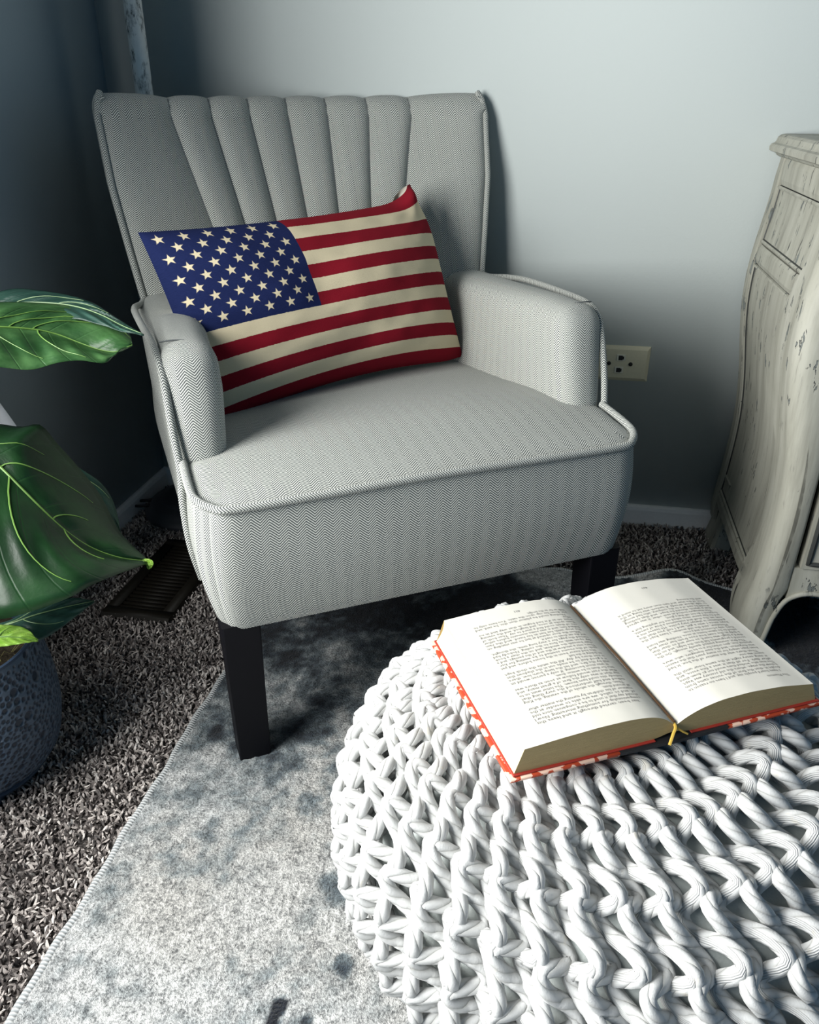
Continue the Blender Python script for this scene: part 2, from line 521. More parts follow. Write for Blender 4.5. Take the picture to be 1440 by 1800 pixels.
def build_rug():
    root = empty('area_rug', W(RUG_A, RUG_D, 0.0))
    tag(root, 'mottled grey, cream and navy area rug under the chair legs and the knitted pouf', 'rug')
    st = 0.0042
    aa = np.arange(0, 1.25, st); dd = np.arange(0, 1.30, st)
    A, D = np.meshgrid(aa + RUG_A, RUG_D - dd)
    x = P0[0] + A * WD[0] + D * WN[0]; y = P0[1] + A * WD[1] + D * WN[1]
    xo, yo = x + 7.3, y + 5.1
    n_big = fbm(xo, yo, 5.0, 3, 4, 0.6); n_mid = fbm(xo, yo, 17, 9, 4, 0.65); n_sm = fbm(xo, yo, 60, 21, 3, 0.7); n_bg = fbm(xo, yo, 4.0, 33, 3)
    # tone 0 dark .. 1 light
    tone = 0.60 + 0.45 * (n_big - 0.5) + 1.0 * (n_mid - 0.5) + 0.9 * (n_sm - 0.5)
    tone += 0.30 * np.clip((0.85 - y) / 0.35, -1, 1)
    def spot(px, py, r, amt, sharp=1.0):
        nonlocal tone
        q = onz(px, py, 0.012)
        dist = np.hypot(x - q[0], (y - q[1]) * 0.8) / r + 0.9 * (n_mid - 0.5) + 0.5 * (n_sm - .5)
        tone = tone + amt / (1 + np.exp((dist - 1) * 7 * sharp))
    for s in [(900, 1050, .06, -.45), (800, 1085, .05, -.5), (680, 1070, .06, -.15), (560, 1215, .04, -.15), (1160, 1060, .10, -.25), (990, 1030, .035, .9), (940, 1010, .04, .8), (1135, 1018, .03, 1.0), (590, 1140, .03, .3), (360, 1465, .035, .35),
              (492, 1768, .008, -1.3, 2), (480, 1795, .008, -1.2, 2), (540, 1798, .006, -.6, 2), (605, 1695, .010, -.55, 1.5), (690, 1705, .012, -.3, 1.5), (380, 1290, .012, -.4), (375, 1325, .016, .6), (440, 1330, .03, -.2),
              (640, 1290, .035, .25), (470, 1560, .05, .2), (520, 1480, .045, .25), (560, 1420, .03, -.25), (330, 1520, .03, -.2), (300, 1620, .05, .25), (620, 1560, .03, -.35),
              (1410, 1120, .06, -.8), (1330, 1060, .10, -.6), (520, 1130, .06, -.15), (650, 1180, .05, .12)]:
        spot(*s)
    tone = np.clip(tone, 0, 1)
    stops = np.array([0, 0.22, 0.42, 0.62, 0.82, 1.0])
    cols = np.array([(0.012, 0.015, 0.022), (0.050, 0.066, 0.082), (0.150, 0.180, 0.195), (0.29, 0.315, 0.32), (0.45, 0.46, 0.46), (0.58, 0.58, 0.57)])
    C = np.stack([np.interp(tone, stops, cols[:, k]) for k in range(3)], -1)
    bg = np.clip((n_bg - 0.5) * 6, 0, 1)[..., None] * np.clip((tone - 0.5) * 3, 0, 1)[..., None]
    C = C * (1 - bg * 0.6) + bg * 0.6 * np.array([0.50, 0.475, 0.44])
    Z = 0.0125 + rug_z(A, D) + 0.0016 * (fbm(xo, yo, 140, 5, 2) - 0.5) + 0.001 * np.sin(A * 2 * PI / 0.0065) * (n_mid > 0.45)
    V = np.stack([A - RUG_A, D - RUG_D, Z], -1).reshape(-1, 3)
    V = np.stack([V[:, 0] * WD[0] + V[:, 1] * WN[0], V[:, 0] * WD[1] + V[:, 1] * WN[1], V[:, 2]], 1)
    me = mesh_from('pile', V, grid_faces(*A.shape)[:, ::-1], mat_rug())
    ca = me.attributes.new('dye', 'FLOAT_COLOR', 'POINT')
    ca.data.foreach_set('color', np.concatenate([C.reshape(-1, 3), np.ones((C.size // 3, 1))], 1).astype(np.float32).ravel())
    link('pile', me, root)
    # bound edge: a fat overcast cord along the sides, with stitch ridges
    b = NB('rug_binding')
    uv, u, v = b.uv()
    s = b.math('SINE', b.math('MULTIPLY', v, 2 * PI / 0.0042))
    mb = b.done(b.mix(b.sstep(s, -1, 1), (0.36, 0.38, 0.39), (0.66, 0.67, 0.66)), 0.9, b.bump(s, 0.6, 0.001), 0.1)
    for pts in ([(0, 0), (0, -1.30)], [(0, 0), (1.25, 0)]):
        t = np.linspace(0, 1, 260)[:, None]
        q = np.array(pts[0]) * (1 - t) + np.array(pts[1]) * t
        z = 0.0085 + rug_z(q[:, 0] + RUG_A, q[:, 1] + RUG_D)
        wob = 0.0015 * np.sin(t[:, 0] * 43) + 0.001 * np.sin(t[:, 0] * 110)
        q = q + (np.stack([wob, 0 * wob], 1) if pts[1][0] == 0 else np.stack([0 * wob, wob], 1))
        P = np.stack([q[:, 0] * WD[0] + q[:, 1] * WN[0], q[:, 0] * WD[1] + q[:, 1] * WN[1], z], 1)
        V, F, U = tube(P, 0.0058, 8)
        obj('binding', V, quads_tris(F), mb, root, uv=U)
    # the woven backing gives the rug its thickness at the open edge
    q = np.array([(0.002, -0.002), (1.245, -0.002), (1.245, -1.295), (0.002, -1.295)])
    V, F, _ = box(0.002, 1.245, -1.295, -0.11, 0.004, 0.009)
    V = np.stack([V[:, 0] * WD[0] + V[:, 1] * WN[0], V[:, 0] * WD[1] + V[:, 1] * WN[1], V[:, 2]], 1)
    obj('backing', V, F, mb, root, smooth=False)


build_rug()

# ------------------------------------------------------------------ armchair
CH_A = math.radians(20.83)
CH_M = np.array([0.042, 0.932, 0.0])
chair = empty('armchair', tuple(CH_M), CH_A)
tag(chair, 'pale grey herringbone wing armchair with a channelled back and black square legs', 'armchair')


def interp(z, xs, ys): return np.interp(z, xs, ys)
def b_w(z): return interp(z, [.24, .40, .48, .537, .61, .70, .80, .83], [.235, .272, .288, .298, .308, .319, .323, .322])
def b_yw(z): return interp(z, [.24, .40, .48, .537, .62, .70, .83], [.44, .475, .507, .527, .545, .562, .600])
def b_yc(z): return interp(z, [.24, .40, .54, .64, .72, .80, .83], [.45, .50, .575, .63, .68, .73, .75])
def b_seam(z): return interp(z, [.40, .64, .82], [.040, .0575, .072])


def back_front(q, z, bump=1.0):
    """x, y on the front of the back for column q (-4..4) at height z"""
    aq = np.abs(q); sg = np.sign(q)
    w = b_w(z); sm = b_seam(z)
    X = np.where(aq <= 3, aq * sm, 3 * sm + (aq - 3) * (w - 3 * sm))
    yc, yw = b_yc(z), b_yw(z)
    Y = yc - (yc - yw) * (X / w) ** 1.7
    f = aq - np.floor(np.minimum(aq, 3.9999))
    b1 = 0.0165 * (1 - np.abs(2 * f - 1) ** 2.6)
    b2 = 0.017 * (1 - np.abs(2 * f - 1) ** 2.4)
    bb = np.where(aq < 3, b1, b2) * bump
    return sg * X, Y - bb, bb


def build_back():
    nq = 16
    q = np.concatenate([np.linspace(k, k + 1, nq, endpoint=False) for k in range(-4, 4)] + [[4.0]])
    rows, uvs = [], []
    zs = np.linspace(0.385, 0.793, 56)
    ztop = lambda X: 0.793 + 0.007 * (np.abs(X) / 0.32) ** 4
    vlen = 0.0
    prev = None
    def add(X, Y, Z, cu):
        nonlocal vlen, prev
        P = np.stack([X, Y, np.broadcast_to(Z, X.shape)], 1)
        if prev is not None: vlen += np.linalg.norm(P[len(q) // 2] - prev)
        prev = P[len(q) // 2].copy()
        rows.append(P); uvs.append(np.stack([cu, np.full(len(q), vlen)], 1))
    for z in zs:
        k = z / 0.793
        X, Y, _ = back_front(q, np.full(len(q), z), min(1, max(0.15, (z - 0.39) / 0.06)))
        # the outer rim of the wings rolls back to the welt
        rim = np.clip((np.abs(q) - 3.8) / 0.2, 0, 1)
        Y = Y + 0.008 * (1 - np.sqrt(1 - np.minimum(rim, 1) ** 2))
        cu = np.cumsum(np.concatenate([[0], np.hypot(np.diff(X), np.diff(Y))])); cu -= cu[len(q) // 2]
        lift = (z - 0.385) / (0.793 - 0.385)
        Zr = z + (ztop(X) - 0.793) * lift
        add(X, Y, Zr, cu)
    Xt, Yt, bt = back_front(q, np.full(len(q), 0.793), 1.0)
    cu_t = cu
    t = 0.031
    for a in np.linspace(0, PI, 15)[1:]:
        fb = 1 - a / PI
        Y = Yt + bt * (1 - fb) + t * (1 - math.cos(a)) + 0.006 * math.sin(a)
        Z = ztop(Xt) + (0.031 + 0.25 * bt) * math.sin(a)
        add(Xt, Y, Z, cu_t)
    for z in np.linspace(0.78, 0.26, 14):
        X, Y, _ = back_front(q, np.full(len(q), z), 0.0)
        add(X, Y + 0.062, np.full(len(q), z), cu_t)
    V = np.concatenate(rows); U = np.concatenate(uvs)
    obj('backrest', V, grid_faces(len(rows), len(q)), MAT_TWEED, chair, uv=U)
    # stitched seam lines in the valleys between the channels
    sm = mat_plain('seam_thread', (0.12, 0.13, 0.13), 0.9)
    for k in range(-3, 4):
        z = np.linspace(0.42, 0.795, 40)
        X, Y, _ = back_front(np.full(40, float(k)), z, 0.0)
        P = np.stack([X, Y - 0.0003, z], 1)
        e = np.array([[X[-1], Y[-1] + 0.008, 0.812], [X[-1], Y[-1] + 0.022, 0.823]])
        V, F, U = tube(np.concatenate([P, e]), 0.0013, 5)
        obj('back_seam', V, quads_tris(F), sm, chair, uv=U)
    # outer side of the wings + welt along the front edge
    for sg in (-1, 1):
        z = np.linspace(0.25, 0.80, 60)
        X, Y, _ = back_front(np.full(60, 4.0), z, 0.0)
        Y = Y + 0.008
        n = 9
        tt = np.linspace(0, 1, n)
        S = np.zeros((60, n, 3)); Us = np.zeros((60, n, 2))
        for i in range(60):
            S[i, :, 0] = sg * (X[i] + 0.010 * np.sin(tt * PI) ** 0.8 - 0.004 * tt)
            S[i, :, 1] = Y[i] + tt * 0.056
            S[i, :, 2] = z[i] + 0.007 * (z[i] - 0.25) / 0.55
            Us[i, :, 0] = tt * 0.06; Us[i, :, 1] = z[i]
        # rounded top of the side panel
        top = []
        for a in np.linspace(0.2, PI / 2, 6):
            P = S[59].copy(); P[:, 2] += 0.026 * math.sin(a) * np.sin(np.linspace(0.25, 0.9, n) * PI); P[:, 0] -= sg * 0.012 * (1 - math.cos(a)); top.append(P)
        S = np.concatenate([S, np.array(top)]); Us = np.concatenate([Us, np.repeat(Us[59:60], 6, 0)])
        F = grid_faces(len(S), n)
        obj('wing_side', S.reshape(-1, 3), F if sg > 0 else F[:, ::-1], MAT_TWEED, chair, uv=Us.reshape(-1, 2))
        z = np.linspace(0.537, 0.808, 60)
        X, Y, _ = back_front(np.full(60, 4.0), z, 0.0)
        P = np.stack([sg * (X + 0.002), Y + 0.004, z], 1)
        P = np.concatenate([P, [[sg * 0.3215, Y[-1] + 0.009, 0.820], [sg * 0.3190, Y[-1] + 0.014, 0.827], [sg * 0.3165, Y[-1] + 0.020, 0.833]]])
        V, F, U = tube(smooth_path(P[::3].tolist() + P[-3:].tolist() if len(P) % 3 != 1 else P[::3], 110), 0.0052, 8)
        obj('wing_welt', V, quads_tris(F), MAT_TWEED, chair, uv=U)


build_back()


def build_rbox(name, h, r, step, cen, deform, mat, parent):
    parts = []
    for V, F, ax, sg, P in rbox(h, r, step):
        D = deform(V.copy() + np.array(cen))
        b, c = [(1, 2), (0, 2), (0, 1)][ax]
        U = (P + np.array(cen))[:, [b, c]] * (1, 1)
        parts.append((D, F, U))
    V, F, U = join_parts(parts)
    me = mesh_from(name, V, F, mat, uv=U)
    return link(name, me, parent)


# seat: deep box cushion, crowned on top, full width at the front
def seat_def(V):
    x, y, z = V[:, 0].copy(), V[:, 1].copy(), V[:, 2].copy()
    t = np.clip((z - 0.238) / (0.405 - 0.238), 0, 1)
    k = np.clip((z - 0.385) / 0.02, 0, 1)
    cx = np.clip(1 - (np.abs(x) / 0.305) ** 2.6, 0, 1); cy = np.clip(y / 0.16, 0, 1)
    cy = cy * cy * (3 - 2 * cy) * 0.75 + 0.25 * np.clip(y / 0.03, 0, 1)
    V[:, 2] = z + k * (0.026 * cx ** 0.7 * cy * np.clip(1 - (y - 0.15) / 0.75, 0.3, 1) + 0.012 * np.clip(y / 0.1, 0, 1) * (np.abs(x) / 0.3) ** 2 * np.clip(1 - (y - .1) / .2, 0, 1) - 0.018 * np.clip((y - 0.22) / 0.3, 0, 1))
    V[:, 0] = x * (1 + 0.022 * np.sin(t * PI) - 0.030 * (1 - t) ** 3)
    V[:, 1] = y - 0.006 * np.sin(t * PI) * np.clip(1 - y / 0.05, 0, 1) + 0.006 * (1 - t) ** 3 * np.clip(1 - y / 0.1, 0, 1)
    # plan rounding of the front corners
    cr = 0.042
    f = V[:, 1] < cr
    ax_ = np.abs(V[:, 0])
    lim = 0.303 - cr
    g = f & (ax_ > lim)
    dx = ax_[g] - lim; dy = cr - V[g, 1]
    m = np.maximum(dx, dy); L = np.hypot(dx, dy) + 1e-9
    s = m / L
    V[g, 0] = np.sign(V[g, 0]) * (lim + dx * s); V[g, 1] = cr - dy * s
    return V


build_rbox('seat', (0.303, 0.29, 0.0890), 0.010, 0.011, (0, 0.29, 0.316), seat_def, MAT_TWEED, chair)
# welt round the front edge of the seat
pw = []
for p in [(-.304, .115, .421), (-.305, .06, .414), (-.302, .03, .409), (-.286, .008, .405), (-.262, -.002, .404), (-.15, -.004, .406), (0, -.004, .408), (.15, -.004, .406), (.262, -.002, .404), (.286, .008, .405), (.302, .03, .409), (.305, .06, .414), (.304, .115, .421)]:
    pw.append(p)
V, F, U = tube(smooth_path(pw, 150), 0.0054, 8)
obj('seat_welt', V, quads_tris(F), MAT_TWEED, chair, uv=U)


# arms: upholstered block, rounded front and top, thicker towards the back
def arm_def(sg):
    def f(V):
        x, y, z = V[:, 0].copy(), V[:, 1].copy(), V[:, 2].copy()
        t = np.clip((z - 0.40) / 0.16, 0, 1)
        fr = np.clip(1 - (y - 0.11) / 0.25, 0, 1)
        V[:, 1] = y + 0.030 * t ** 1.3 * fr
        inn = np.clip((0.312 - x) / 0.075, 0, 1)                # 0 outside .. 1 inside
        x2 = x - inn * (0.022 * np.clip((y - 0.2) / 0.3, 0, 1)) + 0.012 * inn * np.clip(1 - (z - .40) / .1, 0, 1) * fr
        x2 += 0.006 * t - 0.004
        low = np.clip((0.40 - z) / 0.16, 0, 1)
        x2 -= 0.022 * low ** 2
        V[:, 2] = z - 0.016 * np.clip((y - 0.22) / 0.33, 0, 1) * t
        V[:, 0] = sg * x2
        return V
    return f


for sg in (-1, 1):
    o = build_rbox('armrest', (0.036, 0.230, 0.160), 0.030, 0.008, (0.276, 0.342, 0.400), arm_def(sg), MAT_TWEED, chair)
    if sg < 0: o.data.flip_normals()
    pts = [(.300, .530, .536), (.306, .505, .535), (.318, .46, .541), (.322, .40, .547), (.320, .30, .551), (.316, .205, .552), (.313, .165, .543), (.311, .146, .52), (.310, .125, .46), (.308, .112, .41), (.311, .108, .37), (.309, .106, .31), (.300, .108, .255)]
    V, F, U = tube(smooth_path([(sg * a, b, c) for a, b, c in pts], 130), 0.0052, 8)
    obj('arm_welt', V, quads_tris(F), MAT_TWEED, chair, uv=U)
    # seam where the front piece of the arm meets its top
    V, F, U = tube(smooth_path([(sg * .308, .176, .5585), (sg * .294, .172, .5605), (sg * .276, .173, .559)], 14), 0.0011, 5)
    obj('arm_seam', V, quads_tris(F), bpy.data.materials['seam_thread'], chair)

bm = bevel_box(-.270, .270, .06, .50, .226, .240, .003)
bm_obj('base_frame', bm, MAT_LEG, chair)
for (x, y) in ((-.268, .034), (.268, .034), (-.215, .46), (.215, .46)):
    bm = bmesh.new()
    tz = [(.012, .0215), (.13, .0225), (.235, .0245)]
    vs = [[bm.verts.new((x + sx * r, y + sy * r * 1.0, z)) for sx, sy in ((-1, -1), (1, -1), (1, 1), (-1, 1))] for z, r in tz]
    bm.faces.new(vs[0][::-1]); bm.faces.new(vs[-1])
    for a, b in zip(vs, vs[1:]):
        for i in range(4): bm.faces.new((a[i], a[(i + 1) % 4], b[(i + 1) % 4], b[i]))
    ed = [e for e in bm.edges if abs(e.verts[0].co.z - e.verts[1].co.z) > .01]
    bmesh.ops.bevel(bm, geom=ed, offset=.0025, segments=2, affect='EDGES', profile=.5)
    bm_obj('leg', bm, MAT_LEG, chair)


# ------------------------------------------------------------------ flag cushion
def mat_flag():
    b = NB('flag_weave')
    uv, u, v = b.uv()        # u 0..1 from the canton side, v 0..1 from the bottom
    wob = b.noise(b.scale(uv, (160, 90, 1)), 1.0, 2)
    vv = b.math('ADD', v, b.math('MULTIPLY', b.math('SUBTRACT', wob, 0.5), 0.006))
    k = b.math('FLOOR', b.math('MULTIPLY', b.math('SUBTRACT', 1.0, vv), 13.0))
    odd = b.math('MODULO', k, 2.0)
    weave = b.noise(b.scale(uv, (700, 420, 1)), 1.0, 2)
    fine = b.noise(b.scale(uv, (90, 420, 1)), 1.0, 3)
    red = b.mix(weave, (0.17, 0.006, 0.014), (0.30, 0.012, 0.025))
    crm = b.mix(weave, (0.58, 0.48, 0.30), (0.84, 0.74, 0.53))
    c = b.mix(odd, red, crm)
    CU, CV = 0.405, 7 / 13
    blue = b.mix(fine, (0.006, 0.011, 0.050), (0.018, 0.028, 0.105))
    # 50 stars: two staggered lattices of five-pointed stars
    cx = b.math('DIVIDE', u, CU); cy = b.math('DIVIDE', b.math('SUBTRACT', 1.0, vv), CV)
    ASP = (0.49 * CU) / (0.285 * CV)
    star = None
    for ox, oy, nx, ny in ((0.0, 0.0, 6, 5), (1.0, 1.0, 5, 4)):
        # lattice period: 1/6 across, 1/5 down, offset by half a period
        gx = b.math('MULTIPLY', b.math('SUBTRACT', cx, ox / 12), 6.0); gy = b.math('MULTIPLY', b.math('SUBTRACT', cy, oy / 10), 5.0)
        fx = b.math('SUBTRACT', b.math('FRACT', b.math('ADD', gx, 20.0)), 0.5); fy = b.math('SUBTRACT', b.math('FRACT', b.math('ADD', gy, 20.0)), 0.5)
        X = b.math('MULTIPLY', fx, ASP / 6 * 5); Y = fy
        r = b.math('SQRT', b.math('ADD', b.math('MULTIPLY', X, X), b.math('MULTIPLY', Y, Y)))
        th = b.math('ADD', b.math('ARCTAN2', X, b.math('MULTIPLY', Y, -1.0)), 4 * PI)
        seg = 2 * PI / 5
        a = b.math('ABSOLUTE', b.math('SUBTRACT', b.math('MODULO', b.math('ADD', th, seg / 2), seg), seg / 2))
        R, ri = 0.265, 0.110
        qx, qy = ri * math.cos(PI / 5), ri * math.sin(PI / 5)
        px_ = b.math('MULTIPLY', r, b.math('COSINE', a)); py_ = b.math('MULTIPLY', r, b.math('SINE', a))
        cr = b.math('SUBTRACT', b.math('MULTIPLY', py_, qx - R), b.math('MULTIPLY', b.math('SUBTRACT', px_, R), qy))
        m = b.sstep(cr, -0.002, 0.004)
        inx = b.math('MULTIPLY', b.math('GREATER_THAN', gx, 0.0), b.math('LESS_THAN', gx, float(nx)))
        iny = b.math('MULTIPLY', b.math('GREATER_THAN', gy, 0.0), b.math('LESS_THAN', gy, float(ny)))
        m = b.math('MULTIPLY', m, b.math('MULTIPLY', inx, iny))
        star = m if star is None else b.math('MAXIMUM', star, m)
    can = b.mix(star, blue, crm)
    inc = b.math('MULTIPLY', b.math('LESS_THAN', u, CU), b.math('GREATER_THAN', vv, 1 - CV))
    c = b.mix(inc, c, can)
    h = b.math('ADD', b.math('MULTIPLY', weave, 0.7), b.math('MULTIPLY', fine, 0.5))
    return b.done(c, 0.92, b.bump(h, 0.55, 0.0014), 0.1)


def build_cushion():
    TL, TR, BR, BL = [np.array(p) for p in ((-.303, .380, .660), (.183, .535, .672), (.222, .430, .408), (-.247, .282, .396))]
    root = empty('flag_cushion', tuple(CH_M + np.array([0, 0, 0])), CH_A)
    tag(root, 'oblong woven cushion with a stars and stripes flag leaning on the chair back', 'cushion')
    n_u, n_v = 110, 70
    u, v = np.meshgrid(np.linspace(0, 1, n_u), np.linspace(0, 1, n_v))
    un, vn = 2 * u - 1, 2 * v - 1
    # seams bow inwards between the four corners
    uu = 0.5 + 0.5 * un * (1 - 0.030 * (1 - vn ** 2)); vv = 0.5 + 0.5 * vn * (1 - np.where(vn < 0, 0.15, 0.06) * (1 - un ** 2))
    P = ((1 - uu) * (1 - vv))[..., None] * BL + (uu * (1 - vv))[..., None] * BR + (uu * vv)[..., None] * TR + ((1 - uu) * vv)[..., None] * TL
    nrm = np.cross(TR - TL, TL - BL); nrm /= np.linalg.norm(nrm)
    if nrm[1] > 0: nrm = -nrm                                   # towards the front of the chair
    th = np.clip((1 - np.abs(un) ** 2.6) * (1 - np.abs(vn) ** 2.4), 0, 1) ** 0.55
    lump = (fbm(u * 3 + 1, v * 3 + 2, 1.3, 41, 3) - 0.5)
    F = grid_faces(n_v, n_u)
    side = ((P - (TL + TR + BL + BR) / 4) @ nrm)
    for name, s, T in (('front_cover', 1, 0.074), ('back_cover', -1, 0.050)):
        Q = P + nrm * (s * (T * th + 0.020 * lump * th))[..., None]
        # dog-ear at the upper right corner, tucked tip at the lower right
        k = np.exp(-(((u - 1.0) / 0.085) ** 2 + ((v - 1.0) / 0.12) ** 2))
        Q = Q + k[..., None] * np.array([-0.020, 0.012, 0.020]) + nrm * (0.022 * np.exp(-(((u - .93) / .05) ** 2 + ((v - .97) / .06) ** 2)))[..., None] * s
        k2 = np.exp(-(((u - 1.0) / 0.06) ** 2 + ((v - 0.0) / 0.07) ** 2))
        Q = Q + k2[..., None] * np.array([0.004, 0.010, 0.004])
        # creases running from the corner
        cr = 0.004 * np.sin((u - v) * 60) * np.exp(-(((u - 1) / .16) ** 2 + ((v - 1) / .2) ** 2))
        Q = Q + nrm * (s * cr * th)[..., None]
        U = np.stack([u, v], -1).reshape(-1, 2)
        o = obj(name, Q.reshape(-1, 3), F if s > 0 else F[:, ::-1], mat_flag() if s > 0 else bpy.data.materials.get('cushion_back') or mat_plain('cushion_back', (0.74, 0.70, 0.60), 0.9, 0.1, bump=.3, bscale=900), root, uv=U)
        if s < 0: o['label'] = 'plain cream cushion back'


build_cushion()

# ------------------------------------------------------------------ pouf
PO_C = np.array([0.210, 0.617, 0.024])
PO_R, PO_H, PO_E = 0.277, 0.284, 0.80


def po_curve():
    ph = np.linspace(PI / 2, -PI / 2, 600)
    c = np.cos(ph).clip(0) ** PO_E; s = np.sign(np.sin(ph)) * np.abs(np.sin(ph)) ** PO_E
    r = PO_R * c; z = PO_H / 2 + PO_H / 2 * s
    sl = np.concatenate([[0], np.cumsum(np.hypot(np.diff(r), np.diff(z)))])
    return r, z, sl


PR, PZ, PS = po_curve()


def mat_cord():
    b = NB('cotton_cord')
    uv, u, v = b.uv()
    # four plies twisted round the cord
    ph = b.math('ADD', b.math('MULTIPLY', u, 4.0), b.math('MULTIPLY', v, 1 / 0.0155 * 1.0))
    s = b.math('ABSOLUTE', b.math('SINE', b.math('MULTIPLY', ph, PI)))
    n = b.noise(b.co(), 700, 3); n2 = b.noise(b.co(), 60, 2)
    h = b.math('ADD', b.math('POWER', s, 0.5), b.math('MULTIPLY', n, 0.25))
    c = b.mix(b.math('POWER', s, 0.6), (0.42, 0.42, 0.405), (0.58, 0.585, 0.58))
    c = b.mix(b.sstep(n2, 0.66, 0.74), c, (0.56, 0.54, 0.49))
    return b.done(c, 0.9, b.bump(h, 0.55, 0.0022), 0.12, Sheen_Weight=0.15)


def build_pouf():
    root = empty('knitted_pouf', tuple(PO_C))
    tag(root, 'round white chunky knitted cotton cord pouf carrying the open book', 'pouf')
    V, F, U = lathe([(max(r - 0.012, 0.001), 0.006 + z * (PO_H - 0.012) / PO_H) for r, z in list(zip(PR, PZ))[::8]], 72)
    b = NB('pouf_liner')
    n = b.noise(b.co(), 500, 2)
    obj('inner_liner', V, F[:, ::-1], b.done(b.mix(n, (0.34, 0.37, 0.36), (0.42, 0.45, 0.44)), 0.85, b.bump(n, .3, .001), .2), root, uv=U)
    NC = 88; c = 2 * PI / NC
    L = 0.0425
    s0, s1 = 0.045, PS[-1] - 0.09
    mc = mat_cord()
    per = 18
    OFF = np.array([-0.065, 0.050])       # the gathered crown sits off centre, pushed towards the wall
    ns = int((s1 - s0) / L)
    t = np.linspace(0, ns * 2 * PI, ns * per + 1)
    kn = PI * np.arange(2 * ns + 4)
    for k in range(NC):
        rg = np.random.default_rng(100 + k)
        sgn = 1 if k % 2 == 0 else -1
        jl = np.interp(t, kn, rg.normal(0, 0.08, 2 * ns + 4)); ja = np.interp(t, kn, rg.normal(0, 0.13, 2 * ns + 4)); jn = np.interp(t, kn, rg.normal(0, 0.0012, 2 * ns + 4))
        s = s0 + L * (t / (2 * PI) + 0.050 * np.sin(2 * t) + 0.35 * jl)
        r = np.interp(s, PS, PR); z = np.interp(s, PS, PZ)
        th = k * c + rg.normal(0, .006) + c * ((0.55 + 0.45 * ja) * np.cos(t) + 0.15 * np.sin(2 * t))
        g = np.where(z > PO_H / 2, 1 - (r / PO_R) ** 2, 0)
        X = r * np.cos(th) + OFF[0] * g; Y = r * np.sin(th) + OFF[1] * g
        r2 = np.hypot(X, Y); th2 = np.unwrap(np.arctan2(Y, X))
        s2 = np.where(z > PO_H / 2, np.interp(r2, PR[:300], PS[:300]), s)
        z = np.interp(s2, PS, PZ)
        dr = np.interp(s2, PS, np.gradient(PR, PS)); dz = np.interp(s2, PS, np.gradient(PZ, PS))
        nl = np.hypot(dr, dz) + 1e-9; nr, nz = -dz / nl, dr / nl
        n = -0.001 + jn + sgn * 0.0095 * np.cos(t) + 0.0050 * np.sin(t) * np.clip(sgn * np.cos(t) * 1.5 + .5, 0, 1)
        rr = r2 + nr * n; zz = z + nz * n
        P = np.stack([rr * np.cos(th2), rr * np.sin(th2), zz], 1)
        rad = 0.0067 * np.clip(r / 0.14, 0.5, 1.0)
        V, F, U = tube(P, rad, 7)
        U[:len(P) * 7, 0] = np.tile(np.linspace(0, 1, 7, endpoint=False), len(P))
        obj('knit_row', V, quads_tris(F), mc, root, uv=U)


build_pouf()

# ------------------------------------------------------------------ open book
BK_A = math.radians(17.8)
BK_O = np.array([0.199, 0.630, 0.331])
book = empty('open_book', tuple(BK_O), BK_A)
tag(book, 'thick open hardback book with red patterned boards lying on the white knitted pouf', 'book')
BH = 0.190         # page height


def page_z(u, side):
    if side < 0: return np.interp(-u, [0, .004, .012, .025, .045, .075, .11, .142], [.015, .0205, .0265, .0312, .0335, .0335, .0315, .0290])
    return np.interp(u, [0, .004, .012, .025, .045, .075, .11, .144], [.013, .0170, .0220, .0275, .0318, .0330, .0305, .0245])


def page_zs(u, side):
    u = np.asarray(u, float)
    k = np.linspace(-.006, .006, 7)
    return np.mean([page_z(np.clip(u + d, -.158 if side > 0 else -.142, .158), side) if side > 0 else page_z(np.minimum(u + d, 0), side) for d in k], 0)


